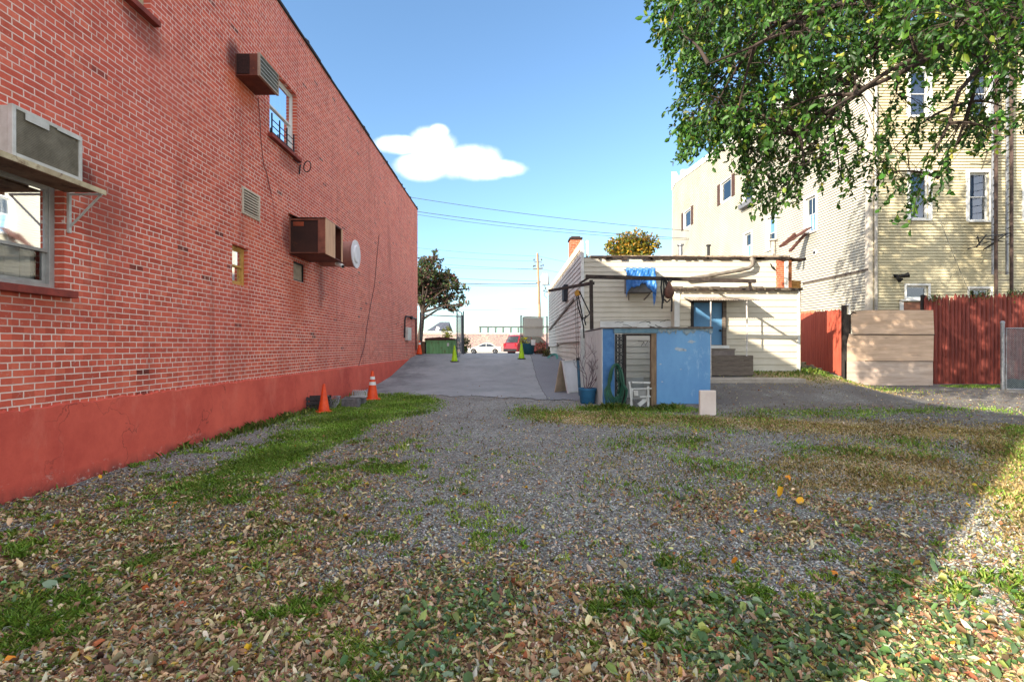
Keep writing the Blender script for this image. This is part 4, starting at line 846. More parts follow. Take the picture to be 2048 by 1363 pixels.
# leaves of vine along top of stockade handled with scatter
def chainlink(m,A,B,z0,z1,sp=.065,r=.0028):
    A=Vector(A);B=Vector(B); L=(B-A).length; d=(B-A)/L; H=z1-z0; n=int((L+H)/sp)
    for s_ in (1,-1):
        for i in range(n+1):
            x0=i*sp-(H if s_>0 else 0); 
            a0=max(0,x0) if s_>0 else min(L,x0); 
            if s_>0:
                a,b=max(0,x0),min(L,x0+H); 
                if b-a<.02: continue
                m.bar(A+d*a+Vector((0,0,z0+a-x0)),A+d*b+Vector((0,0,z0+b-x0)),r*2)
            else:
                a,b=max(0,x0-H),min(L,x0)
                if b-a<.02: continue
                m.bar(A+d*a+Vector((0,0,z0+x0-a)),A+d*b+Vector((0,0,z0+x0-b)),r*2)
    return m
GY=15.4; cg=thing('chain_link_gate','grey chain link gate on a round post before the dark red stockade fence','gate',(15.7,GY,0))
gx=lambda x:(x-VX)*GY/F; gz=lambda y:EYE+(VY-y)*GY/F
MB().tube([(gx(2005),GY,0),(gx(2005),GY,gz(645))],.05,12).lathe([(.062,0),(.062,.03),(.04,.07),(.01,.08)],(gx(2005),GY,gz(646)),12).build('post',GALV,cg,smooth=True)
q=gx(2012); m=MB().tube([(q,GY,gz(777)),(q,GY,gz(656)),(18.5,GY,gz(656))],.022,8).tube([(q,GY,gz(778)),(18.5,GY,gz(778))],.022,8); m.build('gate_frame',GALV,cg,smooth=True)
chainlink(MB(),(q,GY,0),(18.5,GY,0),gz(777),gz(657),.07,.004).build('wire_mesh',GALV,cg)
for z in (gz(668),gz(768),gz(728)): MB().lathe([(.06,0),(.06,.03)],(gx(2005),GY,z),12).bar((gx(2005),GY-.01,z+.015),(q,GY-.01,z+.015),.03,.02).build('hinge',GALV,cg)
v=[];f=[]
for i in range(24):
    for j in range(5): v.append((q+.05+.11*i,GY+.09+.025*math.sin(i*1.3+j),.03+.09*j+.03*math.sin(i*.7)*(j==4)))
for i in range(23):
    for j in range(4): f.append((i*5+j,(i+1)*5+j,(i+1)*5+j+1,i*5+j+1))
tag(raw('ground_tarp',np.array(v),np.array(f),M('green_tarp',(24,70,66),(16,50,48),5,.5,bump=.5,bsc=12,bd=.02),smooth=True),'dark green tarp bunched along the bottom of the chain link gate','tarp')
# ================================================================ GATES, DUMPSTER, FAR THINGS
GYY=25.0; X=lambda x,Y=GYY:(x-VX)*Y/F; Z=lambda y,Y=GYY:EYE+(VY-y)*Y/F
lg=thing('driveway_gate','open chain link gate bay with tall posts left of the driveway crest by the dumpster','gate',(X(840),GYY,1))
m=MB().tube([(X(841),GYY,.9),(X(841),GYY,Z(624))],.04,8).tube([(X(924),GYY,.95),(X(924),GYY,Z(630))],.045,8).tube([(X(928),GYY-.3,.9),(X(928),GYY-.3,Z(622,24.7))],.03,8); m.build('post',M('dark_steel',(84,88,92),(60,62,66),5,.5,.4),lg,smooth=True)
m=MB().tube([(X(841),GYY,Z(629)),(X(924),GYY,Z(633))],.025,8); m.build('top_rail',GALV,lg,smooth=True)
m=MB(); a=(X(924),GYY-.1); b=(X(914,22.6),22.6)
m.tube([(b[0],b[1],.95),(b[0],b[1],Z(620,22.6)),(a[0],a[1],Z(626)),(a[0],a[1],1.0),(b[0],b[1],.95)],.028,8); m.build('open_leaf_frame',M('dark_steel',(84,88,92)),lg,smooth=True)
chainlink(MB(),(b[0],b[1],0),(a[0],a[1],0),1.0,3.0,.16,.0028).build('leaf_mesh',GALV,lg)
chainlink(MB(),(X(841),GYY,0),(X(924),GYY,0),1.95,3.05,.16,.0028).build('wire_mesh',GALV,lg)
rg=thing('driveway_gate','chain link gate leaf with grey slat panels beside the white house wall','gate',(X(1060),GYY,1))
m=MB().tube([(X(1042),GYY,.95),(X(1042),GYY,Z(630))],.04,8).tube([(X(1046),GYY+.05,.95),(X(1046),GYY+.05,Z(634))],.03,8).tube([(X(1094),GYY,.95),(X(1094),GYY,Z(632))],.04,8); m.build('post',GALV,rg,smooth=True)
m=MB().tube([(X(1047),GYY,Z(634)),(X(1087),GYY,Z(634)),(X(1087),GYY,Z(673)),(X(1047),GYY,Z(673)),(X(1047),GYY,Z(634))],.022,8).tube([(X(1042),GYY,Z(632)),(X(1094),GYY,Z(634))],.015,6).box((X(1047),GYY-.02,Z(656)),(X(1087),GYY-.0,Z(652))); m.build('leaf_frame',M('pale_gate_frame',(206,200,180),(160,156,144)),rg,smooth=True)
SL=M('grey_slats',(206,204,190),(180,178,166),30,.7,stretch=(6,1,.6)); MB().box((X(1048),GYY+.01,Z(652)),(X(1086),GYY+.02,Z(635))).box((X(1048),GYY+.01,Z(672)),(X(1086),GYY+.02,Z(656))).build('slat_panel',SL,rg)
dp=thing('dumpster','rusty green metal dumpster with a dark red lid behind the lime cone','dumpster',(X(880),26,1))
DX0,DX1=X(855,26),X(912,26); m=MB().at((0,25.4,0)); g=.95
m.prism([(DX0+.1,g),(DX1-.06,g),(DX1,g+.82),(DX0,g+.82)],1.4)
GR=M('dumpster_green',(136,186,130),(110,160,108),2.2,.6,stretch=(1,1,.35),stain=(116,82,54),slo=.54,bump=.3,bsc=20); m.build('body',GR,dp,bevel=.01)
m=MB()
for i in range(9): x=DX0+.08+(DX1-DX0-.16)*i/8; m.box((x-.03,25.34,g+.06),(x+.03,25.42,g+.78))
m.box((DX0-.02,25.33,g+.72),(DX1+.02,25.42,g+.82)); m.build('ribs',GR,dp)
m=MB().at((0,25.25,0)); m.prism([(DX0-.06,g+.821),(DX1+.05,g+.821),(DX1+.02,g+.9),((DX0+DX1)/2,g+.98),(DX0,g+.92)],1.6); m.build('lid',M('dark_red_lid',(92,48,44),(66,38,36),3,.6,stain=(120,90,80),slo=.62),dp,bevel=.01)
MB().box((X(894,25.3),25.30,1.45),(X(898,25.3),25.335,1.62)).build('sticker',WHITE,dp)
MB().box((DX0-.3,25.2,g),(DX0-.02,26.2,g+.75)).build('side_pocket',M('brown_bin',(110,84,60),(80,60,46),3,.7,stain=(60,44,36)),dp,bevel=.01)
# propane / white cabinet left
m=MB().box((X(845,25.6),25.6,1),(X(853,25.6),25.9,Z(683,25.6))); tag(m.build('utility_cabinet',M('white_cab',(210,216,224),(180,188,196)),bevel=.02),'small white cabinet between the brick corner and the dumpster','cabinet')
# planter right
TEAL=M('teal_plastic',(44,96,110),(34,78,92),4,.5,stain=(80,120,130),slo=.64)
c=(X(1056,24.6),24.6,float(zg(1.0,24.6))-.02); t=thing('planter','round teal planter tub with yellow flowers beside the right driveway gate','planter',c)
MB().lathe([(.22,0),(.3,.12),(.34,.5),(.35,.52),(.35,.58),(.31,.58),(.3,.5)],c,24).build('tub',TEAL,t,smooth=True); MB().lathe([(.3,.5),(.02,.53)],c,16).build('soil',M('soil',(70,56,44)),t)
m=MB().box((X(1061),24.2,Z(690,24.2)),(X(1069),24.22,Z(679,24.2))); tag(m.build('paper_notice',WHITE),'small blank white notice hung beside the teal planter','notice')
# ---- cars
def car(name,label,cat,L,H,W,body,suv=False):
    t=thing(name,label,cat,(0,0,0)); h=H
    if suv: low=[(0,.35),(0.02,.95),(.05,1.05),(.98*L-.1,1.0),(L,.78),(L,.35)]; cab=[(.12,1.0),(.42,h-.04),(.6,h),(L*.58,h-.02),(L*.76,1.0)]
    else: low=[(0,.3),(0.0,.72),(.08,.92),(L*.74,.90),(L-.12,.74),(L,.6),(L,.3)]; cab=[(L*.13,.9),(L*.31,h-.03),(L*.42,h),(L*.54,h-.02),(L*.76,.9)]
    wr=.33 if not suv else .36; wx=[L*.18,L*.81]
    def arch(): 
        P=[]; 
        for x in wx[::-1]:
            P+=[(x+(wr+.05)*math.cos(a),max(.3,wr+(wr+.05)*math.sin(a))) for a in [math.pi*i/8 for i in range(9)]]
        return P
    m=MB().at((0,-W/2,0)); m.prism(low+arch(),W); m.build('body',body,t,bevel=.05,smooth=True)
    m=MB(); ins=.16; n=len(cab)
    a=[m.V((x,-W/2+(.02 if z<1.1 else ins),z)) for x,z in cab]; b=[m.V((x,W/2-(.02 if z<1.1 else ins),z)) for x,z in cab]
    m.f.append(a); m.f.append(b[::-1])
    for i in range(n): m.f.append([a[i],b[i],b[(i+1)%n],a[(i+1)%n]])
    cb=m.build('cabin',body,t,bevel=.03,smooth=True)
    CG=glass_dark
    m=MB()
    def insetp(P,k=.86):
        cx=sum(p[0] for p in P)/len(P); cz=sum(p[1] for p in P)/len(P)
        return [(cx+(x-cx)*k,cz+(z-cz)*k) for x,z in P]
    mid=(cab[1][0]+cab[-2][0])/2+.1
    for sg in (-1,1):
        yof=lambda z:sg*(W/2-.02-(ins-.02)*max(0,min(1,(z-.95)/(h-.95)))+.012)
        left=[(cab[0][0]+.2,cab[0][1]+.04),(cab[1][0]+.08,h-.1),(mid-.04,h-.07),(mid-.04,cab[0][1]+.04)]
        right=[(mid+.04,cab[0][1]+.04),(mid+.04,h-.07),(cab[-2][0]-.02,h-.1),(cab[-1][0]-.22,cab[0][1]+.04)]
        for P in (left,right): m.poly([(x,yof(z),z) for x,z in P])
    def span(p,q):
        dx=(q[1]-p[1]); dz=-(q[0]-p[0]); l=math.hypot(dx,dz); ox,oz=dx/l*.012,dz/l*.012
        if p[0]<L*.35: ox,oz=-abs(ox),abs(oz)
        else: ox,oz=abs(ox),abs(oz)
        f=lambda u:(p[0]+(q[0]-p[0])*u+ox,p[1]+(q[1]-p[1])*u+oz)
        u0,u1=f(.12),f(.9); m.poly([(u0[0],-W/2+.14,u0[1]),(u0[0],W/2-.14,u0[1]),(u1[0],W/2-.24,u1[1]),(u1[0],-W/2+.24,u1[1])])
    span(cab[0],cab[1]); span(cab[-1],cab[-2]); m.build('window',CG,cb)
    for x in wx:
        for sg in (-1,1):
            c=(x,sg*(W/2-.12),wr); w_=MB().lathe([(wr*.6,-.1),(wr*.97,-.1),(wr,-.06),(wr,.06),(wr*.97,.1),(wr*.6,.1)],c,24,'y').build('wheel',RUB,t,smooth=True)
            q=MB().lathe([(wr*.62,sg*.08),(wr*.5,sg*.105),(wr*.12,sg*.09)],c,20,'y'); q.build('rim',GALV,w_,smooth=True)
    for sg in (-1,1):
        MB().box((-.015,sg*(W/2-.04),.78),(.1,sg*(W/2-.3),1.02 if suv else .88)).build('tail_light',M('tail_red',(150,16,24),(120,10,18),5,.3),t,bevel=.02)
        MB().box((L-.14,sg*(W/2-.05),.66),(L+.005,sg*(W/2-.4),.8)).build('headlight',GALV,t,bevel=.02)
    MB().box((-.03,-W/2+.05,.38),(.06,W/2-.05,.58)).box((L-.06,-W/2+.05,.32),(L+.03,W/2-.05,.52)).build('bumper',body if not suv else RUB,t,bevel=.03)
    return t
t=NT('car_glass'); t.out((.03,.035,.04,1),.08,0,.8); glass_dark=t.m
CW=M('car_white',(206,204,196),(196,194,186),1,.25,bump=0,spec=.6); CRD=M('car_red',(120,16,30),(110,14,26),1,.25,bump=0,spec=.6)
c=car('parked_car','white sedan parked across the street in front of the graffiti wall','car',4.6,1.45,1.8,CW); c.location=((1003-VX)*66/F,66,.42); c.rotation_euler=(0,0,math.pi)
c=car('parked_car','red hatchback partly hidden behind the right driveway gate and planter','car',4.3,1.68,1.8,CRD,True); c.location=((1020-VX)*38/F,38.6,.66); c.rotation_euler=(0,0,R(38))
# ---- graffiti wall and far buildings
gw=thing('graffiti_wall','long pale wall across the street covered in faint pinkish graffiti scribbles','wall',(0,75,0))
t=NT('graffiti_wall_paint'); v=t.coord((1,1,1)); base=t.mix(t.ramp(t.noise(v,.4,4),.35,.65),lin((172,154,138)),lin((150,132,120)))
nz=t.add('ShaderNodeTexNoise'); t.l.new(t.coord((.8,1,1)),nz.inputs['Vector']); nz.inputs['Scale'].default_value=1.6; nz.inputs['Detail'].default_value=3; nz.inputs['Distortion'].default_value=3.5
line=t.math('LESS_THAN',t.math('ABSOLUTE',t.math('SUBTRACT',nz.outputs[0],.5)),.035); col=t.mix(t.math('MULTIPLY',line,.9),base,lin((90,70,90)))
n2=t.math('GREATER_THAN',t.noise(t.coord((1,1,.6),loc=(4,0,3)),1.8,5,.7,2),.58); col=t.mix(t.math('MULTIPLY',n2,.6),col,lin((186,150,150)))
t.out(col,.85,0,.2)
MB().box((-40,75,.2),(30,75.3,3.35)).build('wall',t.m,gw); MB().box((-40,74.95,3.35),(30,75.35,3.5)).build('coping',M('pale_coping',(214,206,190)),gw)
wb=thing('warehouse','low pale building with a long strip of greenish windows beyond the graffiti wall','building',(0,95,0))
Xa,Xb=(958-VX)*95/F,(1130-VX)*95/F; za,zb=EYE+(VY-668)*95/F,EYE+(VY-652)*95/F
MB().box((Xa-1,95,0),(Xb,101,za)).box((Xa,95.3,za),(Xb,101,zb)).build('wall',M('cream_wall',(220,210,186),(200,190,168)),wb)
GW=M('green_glass',(170,206,190),(150,190,176),.6,.2,bump=0); FR=M('grey_frame',(110,116,112))
for i in range(11): a=Xa+.3+i*(Xb-Xa-.4)/11; MB().box((a,95.2,za+.1),(a+(Xb-Xa-.4)/11-.25,95.29,zb-.15)).build('window',GW,wb)
m=MB().box((Xa-.05,95.0,zb-.15),(Xb,95.28,zb+.05))
for i in range(12): a=Xa+.17+i*(Xb-Xa-.4)/11; m.box((a-.12,95.05,za),(a+.1,95.28,zb-.15))
m.build('window_frame',FR,wb)
hb=thing('far_house','white low house with a dark grey gable roof far beyond the left gate','house',(-15,82,0))
fx=lambda x:(x-VX)*82/F; fz=lambda y:EYE+(VY-y)*82/F
MB().box((fx(836),82,.2),(fx(915),90,fz(664))).build('wall',M('far_white',(220,212,206),(206,196,190)),hb)
MB().box((fx(838),81.9,fz(676)),(fx(912),81.99,fz(668))).build('brick_band',M('far_brick',(186,120,110),(200,160,150),.9,.9,bump=0),hb)
m=MB(); m.poly([(fx(852),82,fz(662)),(fx(896),82,fz(662)),(fx(895),84.5,fz(642)),(fx(876),84.5,fz(642))]).poly([(fx(852),90,fz(662)),(fx(896),90,fz(662)),(fx(895),84.5,fz(642)),(fx(876),84.5,fz(642))]).poly([(fx(896),82,fz(662)),(fx(895),84.5,fz(642)),(fx(896),90,fz(662))]).poly([(fx(852),82,fz(662)),(fx(876),84.5,fz(642)),(fx(852),90,fz(662))])
m.build('roof',M('slate_roof',(84,88,100),(66,70,80),1,.8,bump=0),hb)
m=MB(); m.poly([(fx(874),81.7,fz(652)),(fx(880),81.7,fz(655)),(fx(877),81.9,fz(662)),(fx(871),81.9,fz(660))]); m.box((fx(846),81.7,fz(664)),(fx(905),81.95,fz(662))); m.build('fascia',WHITE,hb)
# road and pavement
r=MB().box((-150,44,.3),(150,72,.475)); tag(r.build('road',M('street_asphalt',(104,104,110),(90,90,96),.5,.9)),kind='structure')
r=MB().box((-150,72,.3),(150,74.9,.6)); tag(r.build('pavement',M('street_pavement',(170,166,160),(156,152,146),.5,.9)),kind='structure')
# ---- utility pole
up=thing('utility_pole','tall wooden utility pole with transformers rising behind the white house corner','utility pole',((1079-VX)*50/F,50,.4))
q=lambda x,y:pt(x,y,50)
MB().tube([(q(1080,700).x,50,.3),q(1079,620),q(1075,506)],[.16,.15,.11],10).build('pole',M('pole_wood',(170,140,110),(136,110,86),6,.85,stretch=(1,1,.3)),up,smooth=True)
MB().bar(q(1066,538),q(1086,536),.12).bar(q(1068,524),q(1084,524),.08).bar(q(1072,566),q(1092,560),.1).build('crossarm',WOODG,up)
for x in (1086,1090,1094):
    MB().lathe([(.2,-.5),(.22,-.45),(.22,.4),(.14,.5),(.05,.7)],tuple(q(x,560)),12).build('transformer',M('pale_transformer',(190,190,186),(160,160,158)),up,smooth=True)
m=MB(); 
for x,y in ((1067,534),(1070,533),(1082,533),(1086,532),(1088,583),(1091,578),(1094,585),(1068,521),(1083,521)): m.lathe([(.06,0),(.09,.1),(.05,.2)],tuple(q(x,y)),8)
m.tube([q(1088,566),q(1092,580),q(1088,590),q(1094,596)],.04,5); m.build('insulator',M('dark_insulator',(96,92,90)),up)
# ---- wires
def wire(label,pts,Y0,Y1,r):
    P=[]; n=28
    (x0,y0),(x1,y1),sag=pts
    a=pt(x0,y0,Y0); b=pt(x1,y1,Y1)
    for i in range(n+1):
        t=i/n; p=a.lerp(b,t); p.z-=sag*4*t*(1-t); P.append(p)
    tag(MB().tube(P,r,5).build('power_line',M('wire_dark',(70,74,80),(60,62,66),1,.6,bump=0),smooth=True),label,'power line','overhead lines across the street')
wire('highest overhead line crossing from the brick roof to the yellow building',((700,374),(1400,463),.35),38,38,.020)
wire('second overhead line just below the highest one',((700,402),(1400,478),.4),38,38,.022)
wire('thin line close beneath the second overhead line',((700,406),(1400,480),.55),38,38,.016)
for k,(a,b,s_,r_) in enumerate((((700,478),(1075,512),.3,.013),((700,495),(1072,522),.3,.013),((700,507),(1070,538),.3,.016),((700,520),(1084,538),.3,.013),((700,536),(1075,562),.3,.02),((700,543),(1074,567),.5,.04),((700,553),(1076,572),.3,.02),((700,612),(1077,616),.3,.018),((1076,512),(1400,560),.3,.013),((1084,538),(1400,580),.3,.013),((1076,566),(1400,590),.3,.03))):
    lab=['upper thin line left of the utility pole top','second thin line left of the pole top','line tied to the left end of the pole crossarm','line tied to the right end of the pole crossarm','line above the thick cable at transformer height','thick dark cable running left from the transformers','line just under the thick cable left of the pole','lowest single line low over the street left of the pole','thin line leaving the pole top to the right','line leaving the crossarm to the right behind the house','thick cable leaving the transformers to the right'][k]
    wire(lab,(a,b,s_),52,50,r_)
# ================================================================ LEAF CLOUDS
LEAFM=tint_mat('leaf',.5,.3,spec=.4)
def leaf_mesh(name,pos,dirs,size,cols,mat,parent=None,fold=.25,six=True,width=.52,rr=None):
    """pos (n,3); dirs (n,3) leaf axis; size (n,); cols (n,3)"""
    n=len(pos); rr=rr or rng
    d=dirs/np.maximum(np.linalg.norm(dirs,axis=1,keepdims=True),1e-6)
    t=rr.normal(size=(n,3)); s=np.cross(d,t); s/=np.maximum(np.linalg.norm(s,axis=1,keepdims=True),1e-6); u=np.cross(s,d)
    L=size[:,None]; W=L*width
    if six:
        base=pos; tip=pos+d*L+u*(-.12)*L; c1=pos+d*L*.33; c2=pos+d*L*.7
        l1=c1+s*W*.5+u*W*fold; r1=c1-s*W*.5+u*W*fold; l2=c2+s*W*.38+u*W*fold*.6; r2_=c2-s*W*.38+u*W*fold*.6
        V=np.stack([base,l1,l2,tip,r2_,r1],1).reshape(-1,3); k=6
        i=np.arange(n)[:,None]*6
        Fq=np.concatenate([i+np.array([[0,1,2,3]]),i+np.array([[0,3,4,5]])],0)
    else:
        l=pos+d*L*.5+s*W*.5; r_=pos+d*L*.5-s*W*.5+u*W*fold; tip=pos+d*L
        V=np.stack([pos,l,tip,r_],1).reshape(-1,3); k=4; i=np.arange(n)[:,None]*4; Fq=i+np.array([[0,1,2,3]])
    C=np.repeat(cols,k,0)
    return raw(name,V,Fq,mat,parent,C)
def pal(n,cols,jit=.15,p=None,rr=None):
    rr=rr or rng
    a=np.array([lin(c)[:3] for c in cols]); i=rr.choice(len(a),n,p=p); c=a[i]*(1+rr.normal(0,jit,(n,1))); return np.clip(c*(1+rr.normal(0,jit*.3,(n,3))),.004,1)
BARK=M('bark',(70,58,50),(46,38,34),8,.9,stretch=(1,1,.3),bump=.6,bsc=20)
def bushlike(name,label,cat,centers,n,size,cols,trunk=None,p=None,group=None,twigmat=None,droop=.3,seed=1,flat=None):
    rr=np.random.default_rng(seed); t=thing(name,label,cat,trunk[0] if trunk else tuple(centers[0][:3]),group)
    tot=sum(c[3]*c[4]*c[5] for c in centers); P=[];D=[];C=[]; twigs=MB()
    for ci,(x,y,z,rx,ry,rz) in enumerate(centers):
        m_=int(n*rx*ry*rz/tot)+5
        nc=max(3,m_//14); q=rr.normal(size=(nc,3)); q/=np.linalg.norm(q,axis=1,keepdims=True); q*=rr.uniform(.35,1.05,(nc,1))**.6
        cc=np.array([x,y,z])+q*np.array([rx,ry,rz])
        tone=rr.normal(0,.18,(nc,1))
        i=rr.choice(nc,m_); off=rr.normal(size=(m_,3))*np.array([rx,ry,rz]).mean()*.13
        P.append(cc[i]+off); dd=off+q[i]*.1+rr.normal(size=(m_,3))*.12; dd[:,2]-=droop*.2; D.append(dd)
        C.append(pal(m_,cols,.2,p,rr)*(1+tone[i]))
    P=np.concatenate(P);D=np.concatenate(D);C=np.clip(np.concatenate(C),.003,1)
    leaf_mesh('crown' if trunk else 'foliage',P,D,size*rr.uniform(.7,1.3,len(P)),C,LEAFM,t,six=False,rr=rr,width=.6)
    m=MB(); r2=random.Random(seed)
    if trunk:
        b,tp,r=trunk; b=Vector(b);tp=Vector(tp); m.tube([b,b.lerp(tp,.5)+Vector((.1,0,0))*r,tp],[r,r*.7,r*.45],9)
        for c in centers: 
            c0=b.lerp(tp,r2.uniform(.55,1)); e=Vector(c[:3]); m.tube([c0,c0.lerp(e,.5)+Vector((0,0,.2)),e],[r*.4,r*.25,r*.08],6)
            for k in range(3): f=e+Vector((r2.uniform(-1,1)*c[3],r2.uniform(-1,1)*c[4],r2.uniform(-.8,.8)*c[5]))*.8; m.tube([e.lerp(c0,.3),f],[r*.15,r*.04],5)
        m.build('trunk',BARK,t,smooth=True)
    else:
        for c in centers:
            for k in range(5): f=Vector((c[0]+r2.uniform(-.7,.7)*c[3],c[1]+r2.uniform(-.7,.7)*c[4],c[2]+.6*c[5])); m.tube([(c[0],c[1],c[2]-c[5]),f],[.02,.006],5)
        m.build('stems',BARK,t)
    return t
# dark red-green street tree at left
q=lambda x,y,r,Y=40,rd=None:(((x-VX)*Y/F),Y+random.uniform(-.8,.8),EYE+(VY-y)*Y/F,r*Y/F,(rd or r)*Y/F,r*Y/F*.75)
bushlike('street_tree','dark purple and green tree beyond the far corner of the brick building','tree',
 [q(850,550,24),q(868,520,15),q(846,520,15),q(866,560,24),q(890,545,15),q(903,568,14),q(880,590,24),q(855,598,18),q(838,580,25),q(915,590,13),q(934,608,8),q(905,608,14),q(820,560,30),q(874,508,7),q(938,578,5),q(895,565,20),q(925,574,7)],7000,.26,
 [(62,80,44),(84,100,54),(94,66,60),(106,76,68),(50,62,40),(130,94,84)],trunk=(((835-VX)*40/F,40,.5),((850-VX)*40/F,40,6.0),.28),p=[.3,.2,.15,.12,.15,.08],seed=4)
bushlike('autumn_tree','round olive and orange tree showing above the white house roof','tree',
 [q(1262,492,28,60),q(1228,494,18,60),q(1296,488,22,60),q(1280,472,14,60),q(1250,478,15,60),q(1262,515,40,60)],8000,.36,
 [(120,112,34),(96,104,36),(156,124,40),(176,128,44),(70,84,34)],trunk=(((1262-VX)*60/F,60,.5),((1262-VX)*60/F,60,11),.3),seed=5)
for (px,py,r,Y,n,lab,nm,cols,s_) in (
 (926,682,12,26.3,900,'dark green shrub at the open gate leaf beside the dumpster','shrub',[(52,74,36),(70,92,44),(40,56,30),(110,120,60)],.09),
 (893,664,9,29,500,'yellow green bush behind the dumpster lid','shrub',[(176,176,60),(200,190,70),(130,140,60)],.09),
 (1048,682,9,24.6,420,'yellow flowers spilling out of the teal planter','flowers',[(226,206,20),(210,200,30),(120,140,40)],.06),
 (1084,697,13,25.0,1100,'reddish brown shrub beside the white house behind the hose coil','shrub',[(120,72,60),(96,76,52),(90,96,50),(150,80,70)],.07),
 (1094,706,9,23.6,600,'low olive plant at the foot of the white side wall','shrub',[(96,96,50),(120,100,60),(80,86,44)],.07)):
    rr_=r*Y/F; x=(px-VX)*Y/F; z=EYE+(VY-py)*Y/F
    bushlike(nm,lab,'plant' if nm!='flowers' else 'flowers',[(x,Y,z,rr_*.9,rr_*.9,rr_*1.1),(x+rr_*.4,Y+.1,z-rr_*.8,rr_*.8,rr_*.8,rr_),(x-rr_*.3,Y,z-rr_*.9,rr_*.7,rr_*.7,rr_)],n,s_,cols,seed=int(px))
m=MB(); r2=random.Random(4)
for k in range(5):
    c=pt(1104,718,22.6); m.tube([(c.x+.25*math.cos(a)*(.8+.08*k),c.y+.2*math.sin(a),c.z+.24*math.sin(a+.5)*(.8+.07*k)) for a in [2*math.pi*i/20 for i in range(21)]],.016,6)
tag(m.build('garden_hose',M('teal_hose',(90,150,140),(70,130,120)),smooth=True),'pale teal hose coil lying at the foot of the white side wall','hose')
# ================================================================ NEAR TREE
tr=thing('shade_tree','large leafy green tree whose boughs hang into the upper right corner','tree',(12.4,8.6,0))
rr=np.random.default_rng(12)
bound=np.array([(1310,-400),(1318,60),(1330,100),(1362,95),(1400,120),(1385,170),(1352,200),(1350,250),(1368,262),(1362,320),(1400,325),(1440,315),(1480,345),(1505,410),(1560,432),(1600,400),(1640,352),(1700,385),(1740,408),(1780,398),(1830,430),(1880,420),(1900,340),(1960,300),(2048,280),(2300,300),(3200,320)],float)
def low(px): return np.interp(px,bound[:,0],bound[:,1])
C=np.array([10.2,9.2,8.6]); RAD=np.array([8.6,5.2,6.6]); pts=[]; nv=0; nh=0
while nv<2650 or nh<1500:
    q_=rr.uniform(-1,1,3)
    n_=np.linalg.norm(q_)
    if n_>1 or n_<.25: continue
    p=C+q_*RAD
    if p[2]<3.0 or p[2]>12.9: continue
    px=VX+p[0]*F/p[1]; py=VY-(p[2]-EYE)*F/p[1]
    if py>low(px)-18-rr.exponential(16): continue
    vis=(px<2100 and py>-60)
    if not vis and nh>=1500: continue
    if vis and nv>=2650: continue
    if vis and p[1]>10.5 and rr.random()>.35: continue
    # ragged gaps
    g=math.sin(p[0]*2.3+p[2]*1.7)+math.sin(p[0]*1.1-p[2]*2.9+p[1]*.8)+.6*math.sin(p[1]*2.7+p[2]*4.1)
    if g<-1.1+(0.5 if px>1500 and py>150 else 0) and rr.random()<.8: continue
    th=min(1,max(0,(px-1480)/250))*min(1,max(0,(py+20)/160)); g2=math.sin(p[0]*3.7+p[2]*2.1+1)+math.sin(p[2]*4.3-p[1]*2.2)
    if vis and rr.random()<th*(.68+.30*(g2>0)): continue
    if vis: nv+=1
    else: nh+=1
    pts.append(p)
pts=np.array(pts)
m=MB(); trunkP=[Vector((12.4,8.6,-.1)),Vector((12.35,8.6,2.4)),Vector((12.1,8.7,4.5)),Vector((11.6,8.9,7)),Vector((11,9,10)),Vector((10.6,9.1,12.5))]
m.tube(trunkP,[.36,.27,.24,.18,.11,.05],14)
limbs=[]; r2=random.Random(14)
targets=[(3.0,7.2,5.6),(2.9,7.6,7.4),(4.3,6.6,4.6),(4.9,8.2,5.0),(5.6,6.3,5.4),(6.4,7.4,4.4),(7.8,6.6,4.6),(6.2,9.4,6.0),(5.0,8.6,9.0),(7.4,8.0,8.8),(8.6,9.6,4.8),(9.2,7.6,6.0),(6.5,7.5,12),(9.5,9.5,14),(14,8,12),(15.5,9.5,7),(13,12,9),(11,6,9),(8,11.5,10),(3.6,8.6,10)]
for tx in targets:
    e=Vector(tx); k=r2.uniform(.3,.95); i=int(k*(len(trunkP)-1)); b=trunkP[max(2,min(i,4))]; b=b.lerp(trunkP[min(max(2,min(i,4))+1,5)],r2.random())
    b.z=max(b.z,min(e.z+1.5+.22*(e-b).length,11)); b.x=12.3-(b.z-2.5)*.17; b.y=8.65
    mid=b.lerp(e,.5)+Vector((0,0,.9))+Vector((r2.uniform(-.3,.3),r2.uniform(-.3,.3),0)); P=[]
    for j in range(13):
        t=j/12; p=b*(1-t)**2+mid*2*t*(1-t)+e*t*t; p+=Vector((math.sin(j*1.7+tx[0]),math.cos(j*1.3+tx[1]),math.sin(j*2.1)))*.06; P.append(p)
    m.tube(P,[.11*(1-t/12)+.012 for t in range(13)],8); limbs+=[np.array(p) for p in P[3:]]
limbs=np.array(limbs)
